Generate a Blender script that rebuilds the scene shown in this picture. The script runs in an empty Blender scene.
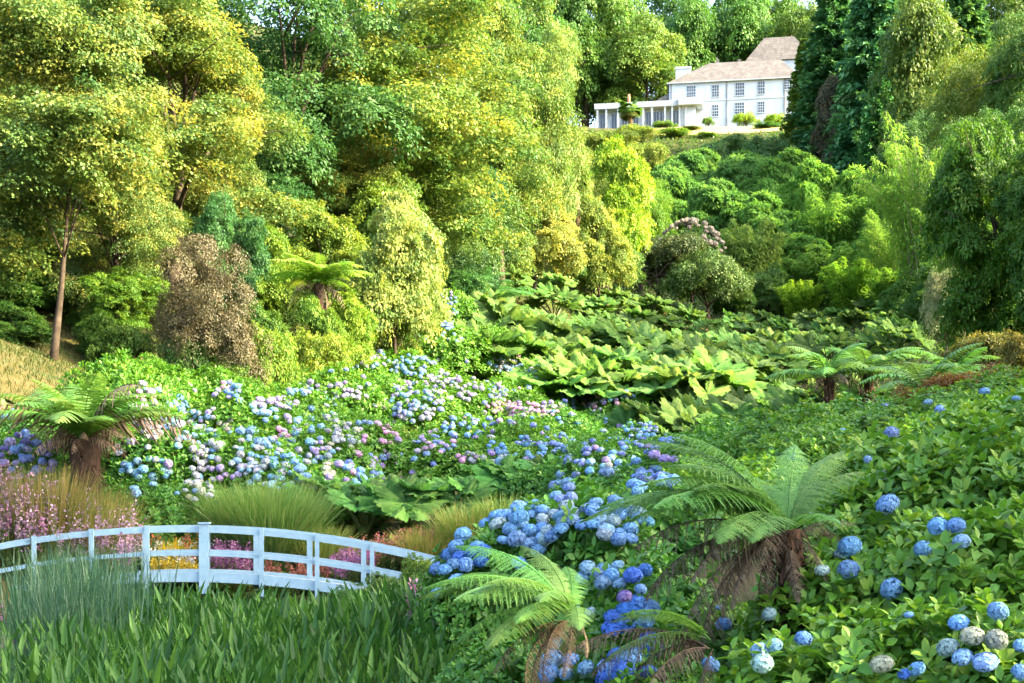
import bpy, math, random
import numpy as np
from mathutils import Vector, Matrix

S = bpy.context.scene
COL = S.collection
R = math.radians
PI = math.pi

# ------------------------------------------------------------------ camera, sky, sun, exposure
F, CX, HY = 1280.0, 512.0, 500.0            # focal length in pixels, principal column, horizon row
cam_d = bpy.data.cameras.new('camera')
cam = bpy.data.objects.new('camera', cam_d)
COL.objects.link(cam)
cam.location = (0, 0, 0)
cam.rotation_euler = (R(90), 0, 0)
cam_d.sensor_width = 36.0
cam_d.lens = 36.0 * F / 1024.0
cam_d.shift_y = (HY - 341.5) / 1024.0
cam_d.clip_start, cam_d.clip_end = 0.1, 6000
S.camera = cam

SUN_EL, SUN_AZ = 30.0, 13.0                 # elevation; degrees towards the camera from due right
sdir = Vector((math.cos(R(SUN_AZ)) * math.cos(R(SUN_EL)), -math.sin(R(SUN_AZ)) * math.cos(R(SUN_EL)), math.sin(R(SUN_EL))))
w = bpy.data.worlds.new('World')
S.world = w
w.use_nodes = True
nt = w.node_tree
bg = nt.nodes['Background']
sky = nt.nodes.new('ShaderNodeTexSky')
sky.sky_type = 'NISHITA'
sky.sun_disc = False
sky.sun_elevation = R(SUN_EL)
sky.sun_rotation = math.atan2(sdir.x, sdir.y)
sky.air_density, sky.dust_density, sky.ozone_density = 0.8, 5.0, 0.6
nt.links.new(sky.outputs[0], bg.inputs[0])
bg.inputs[1].default_value = 0.15
sun_d = bpy.data.lights.new('sun', 'SUN')
sun_d.energy = 2.7
sun_d.angle = R(0.6)
sun_d.color = (1.0, 0.82, 0.48)
sun = bpy.data.objects.new('sun', sun_d)
COL.objects.link(sun)
sun.rotation_euler = (-sdir).to_track_quat('-Z', 'Y').to_euler()
sun.location = sdir * 200
S.view_settings.view_transform = 'Standard'
S.view_settings.look = 'None'
S.view_settings.exposure = 3.36
S.view_settings.gamma = 1.0
S.view_settings.use_curve_mapping = False
S.cycles.max_bounces = 7
S.cycles.diffuse_bounces = 5
S.cycles.glossy_bounces = 2
S.cycles.transmission_bounces = 4
S.cycles.transparent_max_bounces = 4
S.cycles.caustics_reflective = False
S.cycles.caustics_refractive = False
S.cycles.use_denoising = True
S.cycles.sample_clamp_indirect = 6.0

rng = np.random.default_rng(7)


def X(px, d): return (px - CX) / F * d
def Z(py, d): return (HY - py) / F * d


# ------------------------------------------------------------------ small helpers
def lin(c):
    def f(v):
        v /= 255.0
        return v / 12.92 if v <= 0.04045 else ((v + 0.055) / 1.055) ** 2.4
    return tuple(f(v) for v in c)


def rgba(c, k=1.0): return (c[0] * k, c[1] * k, c[2] * k, 1.0)


class NB:
    """tiny node helper"""
    def __init__(s, name):
        s.m = bpy.data.materials.new(name)
        s.m.use_nodes = True
        s.t = s.m.node_tree
        s.t.nodes.clear()
        s.out = s.n('ShaderNodeOutputMaterial')

    def n(s, kind, **kw):
        x = s.t.nodes.new(kind)
        for k, v in kw.items():
            setattr(x, k, v)
        return x

    def l(s, a, b): s.t.links.new(a, b)

    def ramp(s, src, stops):
        r = s.n('ShaderNodeValToRGB')
        el = r.color_ramp.elements
        while len(el) < len(stops):
            el.new(0.5)
        for e, (p, c) in zip(el, stops):
            e.position = p
            e.color = (*c[:3], 1)
        s.l(src, r.inputs[0])
        return r.outputs[0]

    def noise(s, scale, detail=4, coord='Object', rough=0.55):
        tc = s.n('ShaderNodeTexCoord')
        nz = s.n('ShaderNodeTexNoise')
        nz.inputs['Scale'].default_value = scale
        nz.inputs['Detail'].default_value = detail
        nz.inputs['Roughness'].default_value = rough
        s.l(tc.outputs[coord], nz.inputs['Vector'])
        return nz.outputs['Fac']

    def mul(s, a, b, fac=1.0):
        x = s.n('ShaderNodeMix', data_type='RGBA', blend_type='MULTIPLY')
        x.inputs[0].default_value = fac
        s.l(a, x.inputs[6])
        s.l(b, x.inputs[7])
        return x.outputs[2]


def leaf_mat(name, c0, c1, c2, trans=0.38, rough=0.5, spec=0.35, tw=(1.15, 1.1, 0.7)):
    """leaf: per-leaf colour variation, object tint, light shining through"""
    b = NB(name)
    at = b.n('ShaderNodeAttribute', attribute_name='rnd')
    col = b.ramp(at.outputs['Fac'], [(0.0, c0), (0.55, c1), (1.0, c2)])
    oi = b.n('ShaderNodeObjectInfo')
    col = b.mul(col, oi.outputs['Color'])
    p = b.n('ShaderNodeBsdfPrincipled')
    b.l(col, p.inputs['Base Color'])
    p.inputs['Roughness'].default_value = rough
    p.inputs['Specular IOR Level'].default_value = spec
    tr = b.n('ShaderNodeBsdfTranslucent')
    rgb = b.n('ShaderNodeRGB')
    rgb.outputs[0].default_value = (*tw, 1)
    b.l(b.mul(col, rgb.outputs[0]), tr.inputs['Color'])
    mx = b.n('ShaderNodeMixShader')
    mx.inputs[0].default_value = trans
    b.l(p.outputs[0], mx.inputs[1])
    b.l(tr.outputs[0], mx.inputs[2])
    b.l(mx.outputs[0], b.out.inputs['Surface'])
    return b.m


def solid_mat(name, c0, c1, scale=3.0, rough=0.7, spec=0.3, bump=0.0, tint=False):
    b = NB(name)
    nz = b.noise(scale, 5)
    col = b.ramp(nz, [(0.3, c0), (0.7, c1)])
    if tint:
        oi = b.n('ShaderNodeObjectInfo')
        col = b.mul(col, oi.outputs['Color'])
    p = b.n('ShaderNodeBsdfPrincipled')
    b.l(col, p.inputs['Base Color'])
    p.inputs['Roughness'].default_value = rough
    p.inputs['Specular IOR Level'].default_value = spec
    if bump:
        bm_ = b.n('ShaderNodeBump')
        bm_.inputs['Strength'].default_value = bump
        b.l(b.noise(scale * 4, 6), bm_.inputs['Height'])
        b.l(bm_.outputs[0], p.inputs['Normal'])
    b.l(p.outputs[0], b.out.inputs['Surface'])
    return b.m


# ------------------------------------------------------------------ mesh building
class Tpl:
    """a leaf template: x along the leaf, y across, z its upper face"""
    def __init__(s, v, f):
        s.v = np.array(v, float)
        s.f = [tuple(x) for x in f]
        s.loops = np.concatenate([np.array(x) for x in s.f])
        s.sizes = np.array([len(x) for x in s.f])


DIAMOND = Tpl([(0, 0, 0), (.45, .3, .07), (1, 0, -.06), (.45, -.3, .07)], [(0, 2, 1), (0, 3, 2)])
OVATE = Tpl([(0, 0, 0), (.35, 0, -.01), (.72, 0, -.03), (1, 0, -.1), (.32, .3, .07), (.7, .22, .03), (.32, -.3, .07), (.7, -.22, .03)],
            [(0, 1, 4), (1, 2, 5, 4), (2, 3, 5), (1, 0, 6), (2, 1, 6, 7), (3, 2, 7)])
LANCE = Tpl([(0, 0, 0), (.3, .16, .03), (1, 0, -.08), (.3, -.16, .03)], [(0, 2, 1), (0, 3, 2)])
NARROW = Tpl([(0, 0, 0), (.4, .085, .01), (1, 0, -.1), (.4, -.085, .01)], [(0, 2, 1), (0, 3, 2)])
MAPLE = Tpl([(0, 0, 0), (.3, .42, -.04), (.5, .22, .02), (.75, .34, -.08), (1, 0, -.1), (.75, -.34, -.08), (.5, -.22, .02), (.3, -.42, -.04), (.4, 0, .05)],
            [(0, 8, 2, 1), (8, 4, 3, 2), (0, 7, 6, 8), (8, 6, 5, 4)])
ARROW = Tpl([(0, 0, 0), (.28, 0, 0), (.65, 0, .01), (1, 0, 0), (.1, .2, .04), (.45, .17, .04), (.1, -.2, .04), (.45, -.17, .04), (.75, .1, .03), (.75, -.1, .03)],
            [(0, 1, 5, 4), (1, 2, 8, 5), (2, 3, 8), (1, 0, 6, 7), (2, 1, 7, 9), (3, 2, 9)])
PETAL = Tpl([(0, 0, 0), (.6, .42, .12), (1.0, 0, .05), (.6, -.42, .12)], [(0, 2, 1), (0, 3, 2)])


def norm(a):
    return a / np.maximum(np.linalg.norm(a, axis=-1, keepdims=True), 1e-9)


def frames(axis, nrm):
    x = norm(axis)
    y = norm(np.cross(nrm, x))
    z = np.cross(x, y)
    return np.stack([x, y, z], axis=-1)      # columns


def rand_dirs(n):
    return norm(rng.normal(size=(n, 3)))


def raw_mesh(name, V, loops, sizes, mat, rnd=None, mats=None, mat_idx=None, smooth=True):
    me = bpy.data.meshes.new(name)
    n = len(V)
    me.vertices.add(n)
    me.vertices.foreach_set('co', np.ascontiguousarray(V, dtype=np.float32).ravel())
    me.loops.add(len(loops))
    me.loops.foreach_set('vertex_index', np.ascontiguousarray(loops, dtype=np.int32))
    me.polygons.add(len(sizes))
    starts = np.concatenate([[0], np.cumsum(sizes)[:-1]]).astype(np.int32)
    me.polygons.foreach_set('loop_start', starts)
    me.polygons.foreach_set('loop_total', np.ascontiguousarray(sizes, dtype=np.int32))
    if smooth:
        me.polygons.foreach_set('use_smooth', np.ones(len(sizes), dtype=bool))
    for m in (mats or [mat]):
        me.materials.append(m)
    if mat_idx is not None:
        me.polygons.foreach_set('material_index', np.ascontiguousarray(mat_idx, dtype=np.int32))
    if rnd is not None:
        a = me.attributes.new('rnd', 'FLOAT', 'POINT')
        a.data.foreach_set('value', np.ascontiguousarray(rnd, dtype=np.float32))
    me.update(calc_edges=True)
    me.validate()
    return me


class Leaves:
    """collects leaves and turns them into one mesh"""
    def __init__(s):
        s.V, s.L, s.Sz, s.Rn, s.Mi, s.off = [], [], [], [], [], 0

    def add(s, tpl, pos, axis, nrm, size, rnd=None, wide=1.0, mi=0):
        n = len(pos)
        if n == 0:
            return s
        size = np.broadcast_to(np.asarray(size, float), (n,))
        M = frames(axis, nrm)
        tv = tpl.v * np.array([1, wide, 1])
        V = np.einsum('nij,vj->nvi', M, tv) * size[:, None, None] + pos[:, None, :]
        k = len(tv)
        L = tpl.loops[None, :] + (np.arange(n) * k)[:, None] + s.off
        if rnd is None:
            rnd = rng.random(n)
        s.V.append(V.reshape(-1, 3))
        s.L.append(L.ravel())
        s.Sz.append(np.tile(tpl.sizes, n))
        s.Mi.append(np.full(n * len(tpl.sizes), mi))
        s.Rn.append(np.repeat(rnd, k))
        s.off += n * k
        return s

    def strips(s, pts, side, half, rnd=None, mi=0):
        """ribbons: pts (n,m,3), side (n,m,3) or (n,3), half (m,) or (n,m)"""
        n, m, _ = pts.shape
        if side.ndim == 2:
            side = np.repeat(side[:, None, :], m, 1)
        half = np.broadcast_to(half, (n, m))[..., None]
        V = np.stack([pts - side * half, pts + side * half], axis=2).reshape(n, m * 2, 3)
        base = np.array([[2 * i, 2 * i + 1, 2 * i + 3, 2 * i + 2] for i in range(m - 1)]).ravel()
        L = base[None, :] + (np.arange(n) * m * 2)[:, None] + s.off
        if rnd is None:
            rnd = rng.random(n)
        s.V.append(V.reshape(-1, 3))
        s.L.append(L.ravel())
        s.Sz.append(np.full(n * (m - 1), 4))
        s.Mi.append(np.full(n * (m - 1), mi))
        s.Rn.append(np.repeat(rnd, m * 2))
        s.off += n * m * 2
        return s

    def tube(s, pts, rad, k=7, mi=0, rnd=0.5, cap=True):
        pts = np.asarray(pts, float)
        m = len(pts)
        rad = np.broadcast_to(np.asarray(rad, float), (m,))
        tan = norm(np.gradient(pts, axis=0))
        ref = np.array([0.31, 0.95, 0.05])
        u = norm(np.cross(tan, np.broadcast_to(ref, tan.shape)))
        v = np.cross(tan, u)
        a = np.arange(k) / k * 2 * PI
        V = pts[:, None, :] + rad[:, None, None] * (np.cos(a)[None, :, None] * u[:, None, :] + np.sin(a)[None, :, None] * v[:, None, :])
        F_ = []
        for i in range(m - 1):
            for j in range(k):
                F_.append((i * k + j, i * k + (j + 1) % k, (i + 1) * k + (j + 1) % k, (i + 1) * k + j))
        L = np.array(F_).ravel()
        sz = [4] * len(F_)
        if cap:
            L = np.concatenate([L, np.arange(k)[::-1], (m - 1) * k + np.arange(k)])
            sz += [k, k]
        s.V.append(V.reshape(-1, 3))
        s.L.append(L + s.off)
        s.Sz.append(np.array(sz))
        s.Mi.append(np.full(len(sz), mi))
        s.Rn.append(np.full(m * k, rnd))
        s.off += m * k
        return s

    def grid(s, P, mi=0, rnd=0.5):
        """P (a,b,3) sheet"""
        a, b, _ = P.shape
        idx = np.arange(a * b).reshape(a, b)
        L = np.stack([idx[:-1, :-1], idx[1:, :-1], idx[1:, 1:], idx[:-1, 1:]], -1).reshape(-1)
        s.V.append(P.reshape(-1, 3))
        s.L.append(L + s.off)
        n = (a - 1) * (b - 1)
        s.Sz.append(np.full(n, 4))
        s.Mi.append(np.full(n, mi))
        s.Rn.append(np.broadcast_to(rnd, (a, b)).ravel())
        s.off += a * b
        return s

    def mesh(s, name, mats, smooth=True):
        if not isinstance(mats, (list, tuple)):
            mats = [mats]
        return raw_mesh(name, np.concatenate(s.V), np.concatenate(s.L), np.concatenate(s.Sz), None,
                        np.concatenate(s.Rn), mats, np.concatenate(s.Mi), smooth)


class MB:
    """boxes and prisms in one mesh"""
    def __init__(s): s.v, s.f = [], []

    def box(s, x0, x1, y0, y1, z0, z1):
        o = len(s.v)
        s.v += [(x0, y0, z0), (x1, y0, z0), (x1, y1, z0), (x0, y1, z0), (x0, y0, z1), (x1, y0, z1), (x1, y1, z1), (x0, y1, z1)]
        s.f += [tuple(o + i for i in q) for q in ((3, 2, 1, 0), (4, 5, 6, 7), (0, 1, 5, 4), (1, 2, 6, 5), (2, 3, 7, 6), (3, 0, 4, 7))]
        return s

    def poly(s, vs, fs):
        o = len(s.v)
        s.v += [tuple(v) for v in vs]
        s.f += [tuple(o + i for i in q) for q in fs]
        return s

    def mesh(s, name, mat, bevel=0):
        me = bpy.data.meshes.new(name)
        me.from_pydata(s.v, [], s.f)
        me.materials.append(mat)
        me.update()
        return me


def ob(name, me, parent=None, loc=(0, 0, 0), rot=(0, 0, 0), scale=(1, 1, 1), color=None, label=None):
    o = bpy.data.objects.new(name, me)
    COL.objects.link(o)
    o.location, o.rotation_euler, o.scale = loc, rot, scale
    if parent is not None:
        o.parent = parent
    if color is not None:
        o.color = (*color[:3], 1)
    if label:
        o['label'] = label
    return o


def thing(name, label, cat, loc=(0, 0, 0), rotz=0.0, group=None, scale=1.0):
    o = ob(name, None, None, loc, (0, 0, rotz), (scale,) * 3)
    o.empty_display_size = 0.3
    o['label'], o['category'] = label, cat
    if group:
        o['group'] = group
    return o


def tag(o, label, cat, group=None):
    o['label'], o['category'] = label, cat
    if group:
        o['group'] = group
    return o


def setting(o, kind='structure'):
    o['kind'] = kind
    return o


ORD = ['first', 'second', 'third', 'fourth', 'fifth', 'sixth', 'seventh', 'eighth', 'ninth', 'tenth', 'eleventh', 'twelfth',
       'thirteenth', 'fourteenth', 'fifteenth', 'sixteenth']

# ------------------------------------------------------------------ terrain: a smooth sheet through surveyed points
def G(px, py, d): return (X(px, d), d, Z(py, d))


PTS = [(0, -6, -1.4), (0, 0, -1.75), (-6, 0, -1.9), (6, 0, -.6), (-6, 7, -2.75), (-6, 14, -2.95), (-2.5, 12, -2.95), (-14, 14, -2.7), (-12, 20, -2.95), (-4, 20, -2.9),
       (-9, 25, -2.8), (-1.4, 25, -2.35), (-.6, 7, -2.3), (2, 7, -1.95), (3.5, 8, -1.5), (6, 8, -.8), (1.2, 13, -1.85), (.3, 15.5, -1.35), (1.2, 18, -1.0), (3.5, 12, -1.3), (6.7, 17, 0.05), (10, 17, 1.4),
       (4, 20, -.75), (2, 25, -.9), (7, 25, .6), (-10, 29, -1.1), (-7.6, 31, -1.35), (-2, 31, -1.2), (-6.8, 33.5, -.5), (-8.2, 40, 1.7), (-14, 38, 3.7), (-16.5, 43, 5.2),
       (-4.8, 55, 5.1), (-6.5, 46, 2.9), (-.4, 44, 1.0), (3.7, 44, .9), (7.6, 52, 2.0), (2.2, 58, 3.9), (-2.1, 85, 11.2), (5.5, 80, 8.8), (25.8, 85, 9.3), (22, 118, 15.8), (4, 105, 16),
       (19, 50, 4.8), (11.5, 40, 2.0), (12.7, 32, 2.0), (0, 36, -.2), (-25, 40, 10), (-30, 60, 20), (-15, 75, 18), (-10, 100, 25), (-45, 100, 40), (32, 50, 11), (50, 60, 21), (50, 100, 25),
       (68, 140, 38), (30, 25, 9), (50, 25, 19), (30, -10, 8), (60, -10, 20), (-30, 0, 3), (-40, 20, 10), (25, 150, 24), (40, 140, 24), (35, 122, 18), (33, 108, 15.2), (52, 150, 31), (32, 200, 43), (38, 250, 70.5), (20, 250, 71), (58, 250, 72), (40, 268, 78),
       (40, 279, 81.0), (15, 279, 81.0), (65, 279, 81.4), (40, 300, 82.5), (30, 335, 90), (70, 335, 92), (0, 200, 60), (-40, 200, 74), (100, 200, 75), (-70, 300, 105), (160, 300, 112), (0, 400, 105), (100, 400, 110)]
_P = np.array(PTS, float)


def _phi(r2): return 0.5 * r2 * np.log(np.maximum(r2, 1e-9))


_n = len(_P)
_K = _phi(((_P[:, None, :2] - _P[None, :, :2]) ** 2).sum(-1)) + np.eye(_n) * 2.0
_Q = np.c_[np.ones(_n), _P[:, :2]]
_A = np.block([[_K, _Q], [_Q.T, np.zeros((3, 3))]])
_C = np.linalg.solve(_A, np.r_[_P[:, 2], 0, 0, 0])


def ground(x, y):
    x, y = np.asarray(x, float), np.asarray(y, float)
    sh = x.shape
    q = np.c_[np.clip(x.ravel(), -70, 150), np.clip(y.ravel(), -20, 400)]
    out = np.empty(len(q))
    for i in range(0, len(q), 20000):
        b = q[i:i + 20000]
        out[i:i + 20000] = _phi(((b[:, None, :] - _P[None, :, :2]) ** 2).sum(-1)) @ _C[:_n] + np.c_[np.ones(len(b)), b] @ _C[_n:]
    return out.reshape(sh)


def gz(x, y): return float(ground(np.array([x]), np.array([y]))[0])


# ------------------------------------------------------------------ materials
M = {}
def L3(a, b, c): return lin(a), lin(b), lin(c)


M['sycamore'] = leaf_mat('sycamore_leaf', (.022, .072, .028), (.085, .145, .04), (.24, .235, .06), trans=.38, spec=.25, tw=(1.15, 1.05, .75))  # dark teal and pale gold ends imitate shaded and sunlit leaves
M['broad'] = leaf_mat('broadleaf_leaf', (.035, .095, .028), (.07, .145, .036), (.14, .20, .05), trans=.4, spec=.2)
M['conifer'] = leaf_mat('conifer_needle', (.03, .085, .04), (.045, .12, .05), (.085, .16, .055), trans=.25, spec=.2)
M['bamboo'] = leaf_mat('bamboo_leaf', (.055, .145, .035), (.09, .19, .045), (.14, .24, .06), trans=.5, rough=.8, spec=.04)
M['rhodo'] = leaf_mat('rhododendron_leaf', (.05, .11, .03), (.10, .16, .045), (.2, .22, .09), trans=.3, spec=.25)
M['dry_shrub'] = leaf_mat('grey_brown_leaf', (.07, .08, .04), (.12, .11, .06), (.2, .16, .1), trans=.2)
M['hydrangea'] = leaf_mat('hydrangea_leaf', (.035, .125, .018), (.065, .185, .022), (.14, .25, .032), trans=.38, rough=.45, spec=.3)
M['petal'] = leaf_mat('hydrangea_petal', (.48, .5, .55), (.85, .86, .88), (1, 1, 1), trans=.3, rough=.7, spec=.1, tw=(1, 1, 1))
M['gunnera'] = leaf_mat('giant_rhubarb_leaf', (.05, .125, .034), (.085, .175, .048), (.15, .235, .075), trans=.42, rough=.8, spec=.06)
M['gstalk'] = leaf_mat('giant_rhubarb_stalk', (.09, .13, .04), (.12, .15, .05), (.12, .15, .05), trans=.1)
M['fern'] = leaf_mat('tree_fern_frond', (.06, .14, .035), (.09, .18, .05), (.14, .22, .06), trans=.4)
M['deadfern'] = leaf_mat('dead_frond', (.065, .047, .034), (.12, .09, .064), (.21, .165, .12), trans=.15, spec=.1, tw=(1, .9, .7))
M['grass'] = leaf_mat('grass_blade', (.09, .18, .04), (.15, .24, .06), (.28, .29, .11), trans=.4)
M['rush'] = leaf_mat('blue_rush_blade', (.025, .08, .04), (.04, .105, .05), (.065, .13, .06), trans=.3)
M['pickerel'] = leaf_mat('pickerelweed_leaf', (.016, .062, .010), (.032, .105, .015), (.075, .175, .024), trans=.35, rough=.5, spec=.25)
M['flower'] = leaf_mat('small_flower', (.8, .8, .8), (1, 1, 1), (1, 1, 1), trans=.3, spec=.1, tw=(1, 1, 1))
M['bark'] = solid_mat('bark', (.028, .022, .016), (.085, .065, .047), 3, .9, .1, .6)
M['palebark'] = solid_mat('pale_bark', (.16, .12, .08), (.34, .27, .19), 3, .9, .1, .5)
M['ferntrunk'] = solid_mat('tree_fern_trunk', (.025, .017, .012), (.075, .045, .03), 9, .95, .1, 1.0)
M['shag'] = solid_mat('shaggy_palm_bark', (.10, .065, .035), (.22, .15, .08), 9, .95, .1, 1.0)
M['white'] = solid_mat('white_painted_wood', (.19, .31, .37), (.26, .38, .44), 6, .45, .4)
M['wall'] = solid_mat('white_render', (.27, .33, .38), (.35, .40, .44), .6, .8, .2)
M['slate'] = None
M['glass'] = None


def make_special():
    b = NB('slate_roof')
    tc = b.n('ShaderNodeTexCoord')
    br = b.n('ShaderNodeTexBrick')
    br.inputs['Scale'].default_value = 1.0
    br.inputs['Brick Width'].default_value = .5
    br.inputs['Row Height'].default_value = .32
    br.inputs['Mortar Size'].default_value = .02
    br.inputs['Color1'].default_value = (.085, .083, .072, 1)
    br.inputs['Color2'].default_value = (.125, .12, .105, 1)
    br.inputs['Mortar'].default_value = (.06, .06, .06, 1)
    b.l(tc.outputs['Object'], br.inputs['Vector'])
    nz = b.noise(.8, 8, rough=.75)
    col = b.mul(br.outputs['Color'], b.ramp(nz, [(.35, (.55, .5, .48)), (.65, (1.1, 1.05, 1.02))]))
    p = b.n('ShaderNodeBsdfPrincipled')
    b.l(col, p.inputs['Base Color'])
    p.inputs['Roughness'].default_value = .6
    b.l(p.outputs[0], b.out.inputs['Surface'])
    M['slate'] = b.m
    b = NB('window_glass')
    p = b.n('ShaderNodeBsdfPrincipled')
    p.inputs['Base Color'].default_value = (.03, .04, .05, 1)
    p.inputs['Roughness'].default_value = .08
    b.l(p.outputs[0], b.out.inputs['Surface'])
    M['glass'] = b.m
    b = NB('pond_water')
    p = b.n('ShaderNodeBsdfPrincipled')
    p.inputs['Base Color'].default_value = (.02, .03, .02, 1)
    p.inputs['Roughness'].default_value = .06
    bp = b.n('ShaderNodeBump')
    bp.inputs['Strength'].default_value = .08
    b.l(b.noise(4, 3), bp.inputs['Height'])
    b.l(bp.outputs[0], p.inputs['Normal'])
    b.l(p.outputs[0], b.out.inputs['Surface'])
    M['water'] = b.m
    b = NB('hillside_ground')
    f1 = b.noise(.35, 6, rough=.65)
    f2 = b.noise(4, 8, rough=.7)
    c1 = b.ramp(f1, [(.35, (.03, .05, .014)), (.5, (.055, .065, .02)), (.68, (.11, .085, .04))])
    c2 = b.ramp(f2, [(.3, (.55, .55, .5)), (.7, (1.15, 1.1, 1.0))])
    p = b.n('ShaderNodeBsdfPrincipled')
    b.l(b.mul(c1, c2), p.inputs['Base Color'])
    p.inputs['Roughness'].default_value = .95
    p.inputs['Specular IOR Level'].default_value = .1
    bp = b.n('ShaderNodeBump')
    bp.inputs['Strength'].default_value = .7
    bp.inputs['Distance'].default_value = .15
    b.l(f2, bp.inputs['Height'])
    b.l(bp.outputs[0], p.inputs['Normal'])
    b.l(p.outputs[0], b.out.inputs['Surface'])
    M['ground'] = b.m
    M['lawn'] = solid_mat('dry_lawn', (.28, .23, .08), (.36, .29, .11), .5, .95, .1, .3)
    M['litter_bank'] = solid_mat('leaf_strewn_grass', (.03, .045, .012), (.095, .07, .028), .9, .95, .1, .6)


make_special()

# ------------------------------------------------------------------ setting
xs = np.unique(np.concatenate([np.array([-1500, -700, -350, -200, -130, -95]), np.arange(-70, -30, 2.5), np.arange(-30, 32, 1.0), np.arange(32, 110, 2.5), np.array([120, 150, 220, 400, 800, 1500])]))
ys = np.unique(np.concatenate([np.array([-900, -300, -100, -40, -15]), np.arange(-6, 70, 1.0), np.arange(70, 140, 1.6), np.arange(140, 300, 3), np.arange(300, 400, 8), np.array([420, 600, 1000, 1800])]))
gx, gy = np.meshgrid(xs, ys, indexing='ij')
gh = ground(gx, gy) + 0.05 * np.sin(gx * 1.3 + gy * .7) * np.cos(gy * 1.1)
g = Leaves().grid(np.stack([gx, gy, gh], -1)).mesh('hillside', M['ground'])
setting(ob('hillside', g))
wx, wy = np.meshgrid(np.linspace(-17, 1, 8), np.linspace(3, 27.5, 10), indexing='ij')
setting(ob('pond_water', Leaves().grid(np.stack([wx, wy, np.full_like(wx, -2.42)], -1)).mesh('pond_water', M['water'])))
lx, ly = np.meshgrid(np.linspace(24, 64, 30), np.linspace(255, 277, 18), indexing='ij')
setting(ob('lawn', Leaves().grid(np.stack([lx, ly, ground(lx, ly) + .12], -1)).mesh('lawn', M['lawn'])))
lx, ly = np.meshgrid(np.linspace(-24, -10.5, 30), np.linspace(35, 46, 24), indexing='ij')
setting(ob('grass_bank', Leaves().grid(np.stack([lx, ly, ground(lx, ly) + .1], -1)).mesh('grass_bank', M['litter_bank'])))

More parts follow.
